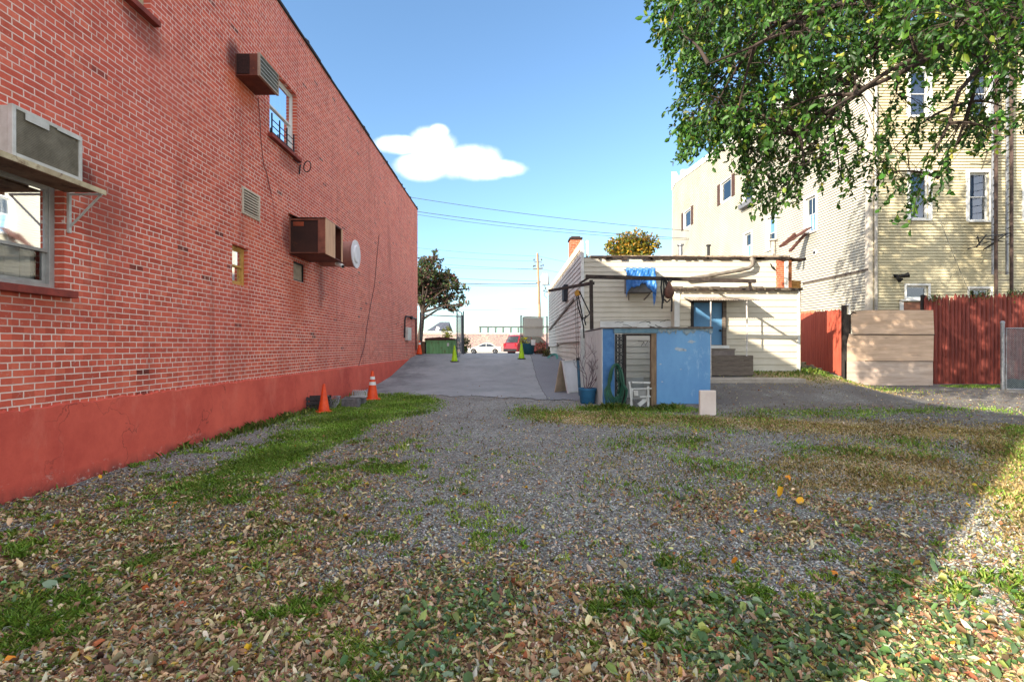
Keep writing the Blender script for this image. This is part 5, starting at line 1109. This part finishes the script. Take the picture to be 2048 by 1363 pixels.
# secondary nodes
sec=pts[rr.choice(len(pts),260,replace=False)]; nodes=[]
for s_ in sec:
    j=np.argmin(((limbs-s_)**2).sum(1)+.5*np.maximum(0,s_[2]-limbs[:,2])**2); b=Vector(limbs[j]); e=Vector(s_); mid=b.lerp(e,.5)+Vector((0,0,.18*(e-b).length)); P=[b*(1-t)**2+mid*2*t*(1-t)+e*t*t for t in [k/6 for k in range(7)]]
    m.tube(P,[.026*(1-k/7)+.006 for k in range(7)],5); nodes+=[np.array(p) for p in P[2:]]
nodes=np.array(nodes)
LP=[];LD=[];LT=[];LS=[]
for p in pts:
    j=np.argmin(((nodes-p)**2).sum(1)); b=Vector(nodes[j]); e=Vector(p); 
    if (e-b).length>.05: m.tube([b,b.lerp(e,.5)+Vector((0,0,.1*(e-b).length)),e],[.007,.005,.003],4,caps=False)
    px=VX+p[0]*F/p[1]; py=VY-(p[2]-EYE)*F/p[1]; vis=px<2150 and py>-120
    d=(e-b); d=np.array(d.normalized() if d.length>.01 else (0,0,-1)); d=d*.5+np.array([-.35,-.1,-.7])+rr.normal(size=3)*.35; d/=np.linalg.norm(d)
    k=rr.integers(8,15); Lt=rr.uniform(.25,.5); tone=rr.normal(0,.14); tw=[]
    for i in range(k):
        t=(i+.5)/k; q_=p+d*Lt*t+np.array([0,0,-.12*t*t]); LP.append(q_+rr.normal(size=3)*.012)
        ld=d*.5+rr.normal(size=3)*.75+np.array([0,0,-.55]); LD.append(ld); LT.append(tone); LS.append(rr.uniform(.07,.14)*(1 if vis else 1.55))
    m.tube([Vector(p),Vector(p+d*Lt*.5+np.array([0,0,-.03])),Vector(p+d*Lt+np.array([0,0,-.12]))],[.004,.003,.002],3,caps=False)
m.build('trunk',BARK,tr,smooth=True)
LP=np.array(LP);LD=np.array(LD);LT=np.array(LT);LS=np.array(LS)
cols=pal(len(LP),[(52,88,28),(60,102,32),(40,74,26),(80,114,36),(116,132,46),(150,148,60)],.14,[.3,.28,.22,.13,.055,.015],rr)*(1+LT[:,None])
leaf_mesh('crown',LP,LD,LS,np.clip(cols,.004,1),LEAFM,tr,rr=rr,width=.56)
# ================================================================ GROUND
def axis(a,b,fine,coarse,lo,hi):
    out=list(np.arange(a,b+1e-6,fine)); s=fine; x=b
    while x<hi: s=min(s*1.35,coarse); x+=s; out.append(x)
    s=fine; x=a; pre=[]
    while x>lo: s=min(s*1.35,coarse); x-=s; pre.append(x)
    return np.array(pre[::-1]+out)
gxs=axis(-5,17,.14,60,-500,500); gys=axis(0,30,.14,60,-80,900)
Xg,Yg=np.meshgrid(gxs,gys); Zg=zgn(Xg,Yg); nx,ny=len(gxs),len(gys)
V=np.stack([Xg,Yg,Zg],-1).reshape(-1,3); i=(np.arange(ny-1)[:,None]*nx+np.arange(nx-1)[None]).reshape(-1,1); Fq=i+np.array([[0,1,nx+1,nx]])
# density fields in world metres ---------------------------------
def sn(x,y,s,sd=0):
    r=np.random.default_rng(sd); o=np.zeros_like(x,float)
    for k in range(7):
        a=r.uniform(0,6.28); f=s*r.uniform(.6,1.8); o+=np.sin((x*math.cos(a)+y*math.sin(a))*f+r.uniform(0,6.28))
    return o/7**.5/1.2
def S(x,a,b): t=np.clip((x-a)/(b-a),0,1); return t*t*(3-2*t)
def grass_d(x,y):
    n=sn(x,y,2.2,1)*.5; n2=sn(x,y,6,2)*.6+sn(x,y,15,41)*.6+sn(x,y,38,42)*.5
    strip_c=np.interp(y,[3,5,7,9,13,16],[-3.0,-3.0,-3.1,-3.05,-2.9,-3.0]); hw=np.interp(y,[3,5,7,9,12,14.5],[.18,.28,.36,.5,.95,.3])
    d=(1-S(np.abs(x-strip_c+n*.25+.16*n2),hw*.3,hw*1.7))*S(y,3.5,6)*(1-S(y,14.2,15.2))*np.clip(.62+.4*n2,.12,1)
    left=S(-x,.4,1.6)*S(y,1.5,2.2)*(1-S(y,5.5,9))*S(n2+n*.6,.5,1.5)*.5
    front=(1-S(y,2.6,4.2))*S(n2*.9+n*.6,.6,1.4)*.6
    base=np.exp(-((y-11.05+.2*n)/.35)**2)*S(x,1.2,2)*(1-S(x,3.9,4.6))*.7
    straw=np.exp(-((y-(10.6-(x-.5)*.35)+n*.6)/.8)**2)*S(x,-.2,.8)*(1-S(x,4.5,6))*.4
    moss=S(n+n2*.3,-.3,.6)*np.exp(-(((x-4.6)/2.6)**2+((y-6.6-(x-4)*.1)/1.3)**2))*.26
    right=np.exp(-((y-10.4-.15*(x-6)+n*.5)/.55)**2)*S(x,4.6,5.6)*(1-S(x,9.5,12))*.22
    mound=np.exp(-(((x-9.9)/1.5)**2+((y-15.4)/.7)**2))*.9; fence=np.exp(-((y-16.3)/.35)**2)*S(x,14.4,14.8)*.9
    sun=S(x-.85*y,.4,1.2)*S(8.5-y,0,1)*.3*S(n2+.2,-.2,.8)+S(x-1.0*y,.0,.35)*S(y,5,6)*(1-S(y,8,9))*.9
    pl=np.exp(-((x+3.9)/.35)**2)*S(y,8,10)*(1-S(y,14,15))*.35
    return np.clip(np.maximum.reduce([d,left,front,base,straw,moss,right,mound,fence,sun,pl]),0,1)
def leaf_d(x,y):
    n=sn(x,y,1.6,5)*.5; n2=sn(x,y,5,6)*.6+sn(x,y,14,43)*.6
    fy=4.5-1.3*np.exp(-((x-1.0)/1.5)**2)+n; front=(1-S(y,2.0,fy))*(.62+.3*n2)*(1-.93*S(x-.88*y,-.15,.35)*S(y,2.2,2.7)); left=S(-x+n*.6,.5,1.8)*(1-S(y,3.6,7.0))*(.48+.35*n2)
    right=np.exp(-(((x-2.6)/1.1)**2+((y-4.3)/.7)**2))*.9*S(n2,-.2,.5)
    mid=.055+.08*S(n+n2*.5,.2,1); strip=np.exp(-((x+1.9)/.7)**2)*(1-S(y,8,12))*.4
    far=S(x,3,6)*S(y,6,9)*(1-S(y,16,18))*.22*S(n2+n,-.4,.5)*1.2; straw=np.exp(-((y-(10.2-(x-.5)*.35))/.9)**2)*S(x,-.5,.8)*(1-S(x,5,6.5))*.3
    hs_=np.exp(-(((x-1.9)/.5)**2+((y-21.5)/2.2)**2))*1.0
    return np.clip(np.maximum.reduce([front,left,right,mid,strip,far,straw,hs_]),0,1)
def brown_d(x,y):
    n=sn(x,y,1.8,8)*.5
    straw=np.exp(-((y-(10.5-(x-.5)*.33)+n*.5)/1.0)**2)*S(x,-.2,1)*(1-S(x,8.5,10))
    dirt=np.exp(-(((x-4.4)/2.3)**2+((y-6.2)/1.5)**2))*S(n,-.6,.4); mound=np.exp(-(((x-9.6)/2.2)**2+((y-15.1)/1.0)**2)); gold_sun_patch=np.exp(-(((x-3.8)/1.1)**2+((y-5.1)/.33)**2))*1.0+np.exp(-(((x-4.3)/1.6)**2+((y-9.7)/.3)**2)); straw=np.maximum(straw,gold_sun_patch);  # golden grass tone doubles as painted sun patches on shaded ground
    sun=S(x-.88*y,.1,1.0)*S(y,2.7,3.6)*(1-S(y,8,9.5)); return np.clip(np.maximum.reduce([straw*.9,dirt*.8,mound,sun]),0,1)  # sunlit wedge also coloured paler, painting extra brightness into the ground
xf,yf=V[:,0],V[:,1]
near=((np.abs(xf)<40)&(yf<45)&(yf>-10)).astype(float)
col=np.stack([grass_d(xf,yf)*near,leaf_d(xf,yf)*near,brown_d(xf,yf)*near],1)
t=NT('ground_gravel'); at=t.add('ShaderNodeAttribute',attribute_name='tint'); sc=t.add('ShaderNodeSeparateColor'); t.l.new(at.outputs['Color'],sc.inputs[0])
P=t.coord()
vo=t.add('ShaderNodeTexVoronoi'); t.l.new(P,vo.inputs['Vector']); vo.inputs['Scale'].default_value=46; vo.inputs['Randomness'].default_value=1
vs=t.add('ShaderNodeSeparateColor'); t.l.new(vo.outputs['Color'],vs.inputs[0])
g=t.mix(vs.outputs[0],lin((106,108,104)),lin((182,184,176))); g=t.mix(t.math('MULTIPLY',t.math('GREATER_THAN',vs.outputs[1],.86),.6),g,lin((190,186,182)))
g=t.mix(t.math('MULTIPLY',t.math('LESS_THAN',vs.outputs[2],.18),.6),g,lin((120,96,80)))
big=t.noise(P,.7,6,.7); g=t.mix(t.ramp(big,.35,.7),g,t.mix(.55,g,lin((110,102,96)))); g=t.mix(t.math('MULTIPLY',t.ramp(t.noise(t.coord(loc=(4,4,0)),2.6,7,.75),.5,.68),.45),g,lin((84,76,70)))
dk=t.ramp(vo.outputs['Distance'],.35,.75); g=t.mix(t.math('MULTIPLY',dk,.55),g,lin((52,50,52)))
fine=t.noise(P,60,5,.75); dirt=t.mix(fine,lin((92,76,60)),lin((140,118,92)))
dirt2=t.mix(t.ramp(t.noise(P,9,6,.7),.35,.65),dirt,lin((66,54,44)))
sp_=t.add('ShaderNodeSeparateXYZ'); t.l.new(P,sp_.inputs[0]); wn_=t.math('MULTIPLY',t.math('SUBTRACT',t.noise(P,.8,6,.7),.5),5)
asf=t.math('MULTIPLY',t.ramp(t.math('ADD',sp_.outputs[0],wn_),3.6,5.6),t.ramp(t.math('ADD',sp_.outputs[1],wn_),6.8,8.4)); asf=t.math('MULTIPLY',asf,t.ramp(t.noise(t.coord(loc=(7,1,0)),.9,7,.75),.66,.46))
g=t.mix(t.math('MULTIPLY',asf,.85),g,t.mix(t.noise(P,40,5,.8),lin((66,64,66)),lin((118,112,108))))
f1=t.math('MULTIPLY',sc.outputs[1],.6); g=t.mix(f1,g,dirt2)
straw=t.mix(t.ramp(fine,.3,.7),lin((190,168,128)),lin((148,130,96))); g=t.mix(t.ramp(t.math('ADD',sc.outputs[2],t.math('SUBTRACT',t.noise(P,5,6,.7),.5)),.25,.75),g,straw)  # straw tone also paints the sun patches and the paler sunlit wedge
gr=t.mix(t.ramp(fine,.3,.7),lin((70,84,40)),lin((96,104,54))); g=t.mix(t.math('MULTIPLY',t.ramp(t.math('ADD',sc.outputs[0],t.math('SUBTRACT',t.noise(P,8,5,.7),.5)),.3,.8),.7),g,gr)
t.out(g,.9,0,.2); h=t.math('ADD',t.math('MULTIPLY',vo.outputs['Distance'],-.8),t.math('MULTIPLY',fine,.6)); t.bump(h,.8,.015)
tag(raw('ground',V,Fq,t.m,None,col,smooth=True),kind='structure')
# driveway sheet
rows=[]; ysd=np.concatenate([np.linspace(0,1,60)])
xs=np.linspace(-4.62,2.47,160); V=[]
for a in ysd:
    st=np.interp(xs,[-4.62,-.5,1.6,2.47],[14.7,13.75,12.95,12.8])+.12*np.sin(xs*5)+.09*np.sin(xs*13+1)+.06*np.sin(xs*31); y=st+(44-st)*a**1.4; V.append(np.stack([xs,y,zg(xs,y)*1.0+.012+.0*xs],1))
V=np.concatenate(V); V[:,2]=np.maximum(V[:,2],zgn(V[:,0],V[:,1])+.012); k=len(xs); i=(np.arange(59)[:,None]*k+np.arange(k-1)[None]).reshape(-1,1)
t=NT('driveway_asphalt'); P=t.coord(); c=t.mix(t.ramp(t.noise(P,.6,6,.7),.35,.65),lin((146,147,147)),lin((124,127,127)))
c=t.mix(t.math('MULTIPLY',t.ramp(t.noise(t.coord((1,1,1),loc=(3,2,0)),1.4,7,.75),.52,.66),.6),c,lin((108,108,112)))
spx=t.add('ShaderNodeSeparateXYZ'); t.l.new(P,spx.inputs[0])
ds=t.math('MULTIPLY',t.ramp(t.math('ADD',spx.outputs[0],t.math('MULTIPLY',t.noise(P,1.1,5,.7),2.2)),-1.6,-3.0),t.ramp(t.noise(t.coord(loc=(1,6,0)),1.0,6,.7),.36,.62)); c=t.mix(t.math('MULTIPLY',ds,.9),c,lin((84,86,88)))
rt=t.math('GREATER_THAN',t.math('ADD',spx.outputs[0],t.math('MULTIPLY',t.noise(P,2,4,.6),.12)),1.12); c=t.mix(t.math('MULTIPLY',rt,.75),c,lin((106,108,114)))
ck=t.math('LESS_THAN',t.math('ABSOLUTE',t.math('SUBTRACT',t.math('ADD',spx.outputs[0],t.math('MULTIPLY',t.noise(P,2,4,.6),.12)),1.12)),.012); c=t.mix(t.math('MULTIPLY',ck,.8),c,lin((60,58,56)))
c=t.mix(t.math('MULTIPLY',t.ramp(t.noise(P,120,3,.8),.5,.7),.3),c,lin((184,182,180)))
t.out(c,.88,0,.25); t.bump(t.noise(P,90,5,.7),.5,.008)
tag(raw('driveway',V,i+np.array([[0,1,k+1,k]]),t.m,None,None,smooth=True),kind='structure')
# ================================================================ SCATTER
SCM=tint_mat('litter',.7,.15,spec=.3); GRM=tint_mat('grass_blade',.55,.3,spec=.3); STM=tint_mat('pebble_stone',.8,0,spec=.3)
def sample(n,dens,x0,x1,y0,y1,pw=1.0,rr=rng):
    """rejection sampling, denser towards the viewer's side of the lot"""
    out=[]; c=0
    while c<n:
        u=rr.random(n*2); y=(y0**(1-pw)+u*(y1**(1-pw)-y0**(1-pw)))**(1/(1-pw)) if abs(pw-1)>1e-3 else y0*(y1/y0)**u
        lo=np.maximum(x0,-1.12*y-.3); hi=np.minimum(x1,1.12*y+.3); x=lo+(hi-lo)*rr.random(n*2)
        k=rr.random(n*2)<dens(x,y); k&=~((x>2.15)&(x<4.9)&(y>11.55)&(y<16)); k&=(x>-4.58)
        k&=~((y>np.interp(x,[-4.6,-.5,1.6,2.5,2.6],[14.7,13.75,12.95,12.8,99]))&(x<2.5)&(rr.random(n*2)>.03+.85*np.exp(-(y-np.interp(x,[-4.6,-.5,1.6,2.5],[14.7,13.75,12.95,12.8]))/.3))&~((x>1.1)&(y>18)))
        out.append(np.stack([x[k],y[k]],1)); c+=k.sum()
    return np.concatenate(out)[:n]
def on_house(p): return ((p[:,0]>2.35)&(p[:,1]>15.5)&(p[:,0]<9.4))|((p[:,1]>16.4)&(p[:,0]>11))
# fallen leaves
rr=np.random.default_rng(33)
def fallen(name,label,n,size,y0,y1,pw,cols,p,mat,lift=.004,dens=leaf_d,wd=.5):
    q=sample(n,dens,-4.58,16,y0,y1,pw,rr); q=q[~on_house(q)]; n=len(q)
    z=zgn(q[:,0],q[:,1])+rr.uniform(.0,.018,n)+lift
    dr=q[:,1]>12.7; z=z+.012*dr
    a=rr.uniform(0,6.283,n); pit=rr.normal(0,.28,n); d=np.stack([np.cos(a)*np.cos(pit),np.sin(a)*np.cos(pit),np.sin(pit)],1)
    L=size*np.clip(rr.lognormal(-.05,.38,n),.4,2.2); W=L*wd*rr.uniform(.45,1.3,n); up=np.stack([rr.normal(0,.35,n),rr.normal(0,.35,n),np.ones(n)],1); s=np.cross(d,up); s/=np.linalg.norm(s,axis=1,keepdims=True); u=np.cross(s,d); u*=np.sign(u[:,2:3])
    P0=np.stack([q[:,0],q[:,1],z],1)-d*L[:,None]*.5; L_=L[:,None]; W_=W[:,None]; cu=rr.normal(.25,.35,(n,1)); cb=rr.normal(.10,.34,(n,1))
    pts=[P0,P0+d*L_*.3+s*W_*.5+u*W_*cu,P0+d*L_*.68+s*W_*.42+u*(W_*cu+L_*cb*.6),P0+d*L_+u*L_*cb,P0+d*L_*.68-s*W_*.42+u*(W_*cu+L_*cb*.6),P0+d*L_*.3-s*W_*.5+u*W_*cu]
    V=np.stack(pts,1).reshape(-1,3); i=np.arange(n)[:,None]*6; Fq=np.concatenate([i+np.array([[0,1,2,3]]),i+np.array([[0,3,4,5]])],0)
    C=np.repeat(pal(n,cols,.22,p,rr),6,0)
    return tag(raw(name,V,Fq,mat,None,C),label,'leaves' ,kind='stuff')
FC=[(170,136,102),(142,108,82),(194,166,128),(108,78,58),(208,190,148),(118,124,66),(144,152,86),(184,156,72),(160,96,62),(138,142,124),(206,196,166)]
FP=[.17,.15,.13,.1,.09,.11,.09,.02,.03,.06,.05]
fallen('fallen_leaves','brown, tan and yellowing dead leaves littering the gravel',150000,.027,1.9,17,1.9,FC,FP,SCM)
fallen('leaf_bits','small broken leaf and twig fragments over the gravel',45000,.026,1.9,14,1.6,[(170,150,120),(130,104,80),(96,80,66),(200,188,160),(150,150,140)],[.25,.25,.2,.12,.18],SCM,dens=lambda x,y:np.maximum(leaf_d(x,y),.3),wd=.3)
fallen('yellow_leaves','scattered bright yellow and orange fallen leaves',260,.036,2.2,15,1.6,[(206,164,40),(196,130,40),(176,96,40),(190,190,120)],[.4,.25,.15,.2],SCM,lift=.012,dens=lambda x,y:.3+0*x,wd=.62)
# twigs
q=sample(1500,lambda x,y:np.maximum(leaf_d(x,y),.12),-4.58,12,1.9,12,1.7,rr); tw=MB()
for k,(x,y) in enumerate(q[:1500]):
    a=random.uniform(0,6.28); L=random.uniform(.04,.2); z=float(zgn(x,y))+.012; b=a+random.uniform(-.5,.5)
    tw.tube([(x,y,z),(x+L*.5*math.cos(a),y+L*.5*math.sin(a),z+random.uniform(0,.012)),(x+L*.5*(math.cos(a)+math.cos(b)),y+L*.5*(math.sin(a)+math.sin(b)),z+random.uniform(-.005,.015))],[.0028,.0022,.0012],4,caps=False)
tag(tw.build('twigs',M('twig_brown',(130,108,88),(80,64,52),9,.85,bump=0)),'thin brown and grey twigs lying among the leaf litter','twigs',kind='stuff')
# low broad-leaved weeds
def ivy_d(x,y): 
    n=sn(x,y,3,15); return (1-.75*S(x-.88*y,-.1,.4))*np.clip((1-S(y,2.5,3.6))*S(n+.45*(x-.2),-.2,.8)*.9+np.exp(-(((x-2.7)/1.0)**2+((y-4.4)/.6)**2))*.5*S(n,0,.6)+(1-S(y,2.6,5))*S(-x,.5,2)*S(n,.5,1.0)*.6,0,1)
fallen('ground_weeds','green broad leaved weeds and green fallen leaves in the foreground',4200,.032,1.9,6.5,1.8,[(84,112,66),(104,136,78),(136,156,124),(70,92,62),(160,172,96)],[.3,.25,.15,.18,.12],GRM,lift=.022,dens=ivy_d,wd=.62)
# grass
def grass(name,label,n,dens,y0,y1,pw,hgt,cols,p,wd=.004):
    q=sample(n,dens,-4.58,17,y0,y1,pw,rr); q=q[~on_house(q)]
    # clump
    n=len(q); q=q+rr.normal(0,.012,(n,2)); z=zgn(q[:,0],q[:,1])-.004
    a=rr.uniform(0,6.283,n); h=hgt*rr.uniform(.4,1.3,n)*(1+.35*sn(q[:,0],q[:,1],5,3)); ln=rr.uniform(.2,1.1,n)*h
    w=wd*rr.uniform(.7,1.4,n)*(1+q[:,1]*.12); dx,dy=np.cos(a),np.sin(a); P=np.stack([q[:,0],q[:,1],z],1)
    s=np.stack([-dy,dx,np.zeros(n)],1)*w[:,None]; D=np.stack([dx,dy,np.zeros(n)],1); Zv=np.array([[0,0,1.]])
    m_=P+D*(ln*.35)[:,None]+Zv*(h*.62)[:,None]; tp=P+D*ln[:,None]+Zv*(h*.95)[:,None]
    V=np.stack([P-s,P+s,m_+s*.75,tp,m_-s*.75],1).reshape(-1,3); i=np.arange(n)[:,None]*5; Fq=i+np.array([[0,1,2,3,4]])
    tone=1+.22*sn(q[:,0],q[:,1],3,22)[:,None]; C=np.repeat(pal(n,cols,.16,p,rr)*tone,5,0)
    return tag(raw(name,V,Fq,GRM,None,np.clip(C,.004,1)),label,'grass',kind='stuff')
def green_only(x,y): return grass_d(x,y)*(1-.93*brown_d(x,y))*(1-.6*S(x,3,4)*S(y,5,6)*(1-S(y,14,15))*(1-S(x-y,-.3,.3)))
grass('grass','green grass tufts in a strip along the brick wall and in patches on the gravel',95000,green_only,1.9,17.5,1.1,.045,[(126,162,60),(106,142,52),(146,176,76),(172,176,98),(92,116,52)],[.3,.25,.2,.1,.15])
grass('dry_grass_sun_patches','straw coloured dry grass over the lot, its pale patches also painting in sunlight',42000,lambda x,y:np.clip(brown_d(x,y)*.8+grass_d(x,y)*.12,0,1),2.2,17,1.1,.035,[(176,152,100),(150,130,84),(130,120,70),(196,176,124),(110,104,60)],[.3,.25,.18,.12,.15])
def tallw(x,y): return np.clip(np.exp(-((y-11.15)/.22)**2)*S(x,1.5,2)*(1-S(x,3.5,4.1))+np.exp(-(((x-9.9)/1.0)**2+((y-15.5)/.4)**2))+.5*np.exp(-((x+4.45)/.1)**2)*S(y,6,9)*(1-S(y,14,15)),0,1)
grass('tall_weeds','taller green weeds at the foot of the shed, fence and plinth',2600,tallw,4,17,1.1,.10,[(84,112,44),(110,132,56),(140,140,70)],[.4,.35,.25],.006)
tuft=lambda x,y: np.clip(S(sn(x,y,13,61)+.6*sn(x,y,31,62)+.5*sn(x,y,3,63),.55,1.3),0,1)*np.clip(S(-x,-1.0,1.4)*(1-S(y,6,9))+(1-S(y,2.8,4.2))*.7,0,1)
grass('grass_tufts','small yellow green tufts sprinkled through the leaf litter',26000,tuft,1.9,9,1.5,.034,[(150,174,70),(122,152,58),(176,184,96),(104,130,56)],[.35,.3,.2,.15],.0035)
# pebbles
n=100000; q=sample(n,lambda x,y:np.clip(1-.45*leaf_d(x,y)-.6*brown_d(x,y)-.7*grass_d(x,y),.1,1),-4.58,9,1.9,11,2.0,rr); n=len(q)
s_=rr.uniform(.006,.0165,n)*(1+.25*(rr.random(n)>.95)); z=zgn(q[:,0],q[:,1])+s_*.25; a=rr.uniform(0,6.283,n)
base=np.array([(1,0,0),(0,1,0),(-1,0,0),(0,-1,0),(0,0,.75),(0,0,-.5)],float)[None]*(1+rr.uniform(-.35,.35,(n,6,1))); base=base*np.stack([np.ones(n),rr.uniform(.55,.95,n),rr.uniform(.5,.9,n)],1)[:,None,:]
ca,sa=np.cos(a)[:,None],np.sin(a)[:,None]; bx=base[...,0]*ca-base[...,1]*sa; by=base[...,0]*sa+base[...,1]*ca
tl=rr.normal(0,.3,(n,1)); bz=base[...,2]+bx*tl
V=np.stack([bx,by,bz],-1)*s_[:,None,None]+np.stack([q[:,0],q[:,1],z],1)[:,None]
i=np.arange(n)[:,None]*6; T=np.concatenate([i+np.array([[a_,b_,4]]) for a_,b_ in ((0,1),(1,2),(2,3),(3,0))]+[i+np.array([[b_,a_,5]]) for a_,b_ in ((0,1),(1,2),(2,3),(3,0))],0)
C=np.repeat(pal(n,[(130,133,130),(154,157,152),(104,107,104),(180,182,174),(134,124,108),(204,206,195)],.15,[.3,.25,.2,.12,.08,.05],rr),6,0)
tag(raw('gravel',V.reshape(-1,3),T,STM,None,C),'loose blue grey gravel stones across the middle of the lot','gravel',kind='stuff')
# vine on stockade top
rr=np.random.default_rng(5); n=900; x=rr.uniform(14.5,19.5,n); hh=np.interp(x,[14.45,24],[3.12,3.7]); P=np.stack([x,16.75+rr.normal(0,.08,n),hh+rr.exponential(.06,n)*np.where(rr.random(n)>.5,1,-1.2)],1)
keep=sn(x,x*0,2.5,9)>.1; P=P[keep]; n=len(P)
tag(leaf_mesh('vine',P,rr.normal(size=(n,3)),rr.uniform(.04,.08,n),pal(n,[(70,96,40),(50,70,34),(110,120,60)],.15,None,rr),LEAFM,rr=rr),'thin green vine creeping along the top of the dark red fence','vine')
# ================================================================ LIGHT, SKY, CAMERA
sd=Vector((-.77,-.64,.4235*1.0)).normalized(); EL=math.asin(sd.z); AZ=math.atan2(sd.x,sd.y)
L=bpy.data.lights.new('sun','SUN'); L.energy=SUN_E; L.angle=R(.55); L.color=(1,.90,.75); lo=bpy.data.objects.new('sun',L); COL.objects.link(lo); lo.rotation_euler=(-sd).to_track_quat('-Z','Y').to_euler(); lo.location=(-10,-10,12)
W=bpy.data.worlds.new('World'); bpy.context.scene.world=W; W.use_nodes=True; nt=W.node_tree; nn=nt.nodes; ll=nt.links; bg=nn['Background']
sk=nn.new('ShaderNodeTexSky'); sk.sky_type='NISHITA'; sk.sun_disc=False; sk.sun_elevation=EL; sk.sun_rotation=AZ%(2*math.pi); sk.altitude=0; sk.air_density=1.0; sk.dust_density=SKY_DUST; sk.ozone_density=1.6
def wm(op,a,b=0,clamp=False):
    n=nn.new('ShaderNodeMath'); n.operation=op; n.use_clamp=clamp
    for i,v in ((0,a),(1,b)):
        if isinstance(v,bpy.types.NodeSocket): ll.new(v,n.inputs[i])
        else: n.inputs[i].default_value=v
    return n.outputs[0]
tc=nn.new('ShaderNodeTexCoord'); sp=nn.new('ShaderNodeSeparateXYZ'); ll.new(tc.outputs['Generated'],sp.inputs[0])
yy=wm('MAXIMUM',sp.outputs[1],.02); u=wm('DIVIDE',sp.outputs[0],yy); v=wm('DIVIDE',sp.outputs[2],yy)
nz=nn.new('ShaderNodeTexNoise'); ll.new(tc.outputs['Generated'],nz.inputs['Vector']); nz.inputs['Scale'].default_value=14; nz.inputs['Detail'].default_value=7; nz.inputs['Roughness'].default_value=.55
dens=None
for (cx,cy,rx,ry) in ((866,292,50,40),(930,325,72,36),(1005,338,56,19),(795,290,50,20),(850,332,70,28),(878,264,24,18),(960,340,70,24)):
    a=wm('DIVIDE',wm('SUBTRACT',u,(cx-VX)/F),rx/F); b=wm('DIVIDE',wm('SUBTRACT',v,(VY-cy)/F),ry/F)
    e=wm('SUBTRACT',1,wm('ADD',wm('MULTIPLY',a,a),wm('MULTIPLY',b,b))); e=wm('MAXIMUM',e,-1.5)
    dens=e if dens is None else wm('MAXIMUM',dens,e)
dd=wm('ADD',dens,wm('MULTIPLY',wm('SUBTRACT',nz.outputs[0],.5),1.7)); mr=nn.new('ShaderNodeMapRange'); mr.interpolation_type='SMOOTHSTEP'; ll.new(dd,mr.inputs[0]); mr.inputs[1].default_value=-.3; mr.inputs[2].default_value=1.15
n3=nn.new('ShaderNodeTexNoise'); ll.new(tc.outputs['Generated'],n3.inputs['Vector']); n3.inputs['Scale'].default_value=3.2; n3.inputs['Detail'].default_value=6
outv=wm('MAXIMUM',wm('MAXIMUM',wm('SUBTRACT',wm('ABSOLUTE',u),1.35),wm('SUBTRACT',v,1.15)),wm('MULTIPLY',sp.outputs[1],-4)); outv=wm('MULTIPLY',outv,2.2,True)
m3=nn.new('ShaderNodeMapRange'); m3.interpolation_type='SMOOTHSTEP'; ll.new(n3.outputs[0],m3.inputs[0]); m3.inputs[1].default_value=.40; m3.inputs[2].default_value=.56
fill_clouds=wm('MULTIPLY',m3.outputs[0],wm('MULTIPLY',outv,wm('MULTIPLY',sp.outputs[2],8,True)),True)  # bright clouds added only outside the view to raise the ambient fill
mask=wm('MAXIMUM',wm('MULTIPLY',mr.outputs[0],.95),fill_clouds); sky=sk.outputs[0]
tint=nn.new('ShaderNodeMix'); tint.data_type='RGBA'; tint.blend_type='MULTIPLY'; tint.inputs[0].default_value=1; ll.new(sky,tint.inputs[6]); tint.inputs[7].default_value=SKY_TINT
mx=nn.new('ShaderNodeMix'); mx.data_type='RGBA'; ll.new(mask,mx.inputs[0]); ll.new(tint.outputs[2],mx.inputs[6]); cr=nn.new('ShaderNodeMix'); cr.data_type='RGBA'; n4=nn.new('ShaderNodeTexNoise'); ll.new(tc.outputs['Generated'],n4.inputs['Vector']); n4.inputs['Scale'].default_value=9; n4.inputs['Detail'].default_value=5; ll.new(wm('MULTIPLY',wm('SUBTRACT',n4.outputs[0],.38),3.2,True),cr.inputs[0]); cr.inputs[6].default_value=tuple(c_*.72 for c_ in CLOUD_AND_FILL[:2])+(CLOUD_AND_FILL[2]*.8,1); cr.inputs[7].default_value=CLOUD_AND_FILL; ll.new(cr.outputs[2],mx.inputs[7])
ll.new(mx.outputs[2],bg.inputs[0]); bg.inputs[1].default_value=SKY_S
cam=bpy.data.cameras.new('camera'); cam.lens=F/2048*36; cam.sensor_width=36; cam.shift_x=6/2048; cam.shift_y=10.5/2048; cam.clip_end=2000; cam.clip_start=.05
co=bpy.data.objects.new('camera',cam); COL.objects.link(co); co.location=(0,0,EYE); co.rotation_euler=(math.pi/2,0,0); bpy.context.scene.camera=co
sc_=bpy.context.scene; sc_.view_settings.view_transform='Standard'; sc_.view_settings.look='None'; sc_.view_settings.exposure=EXPO; sc_.view_settings.gamma=1
sc_.render.resolution_x=1024; sc_.render.resolution_y=681
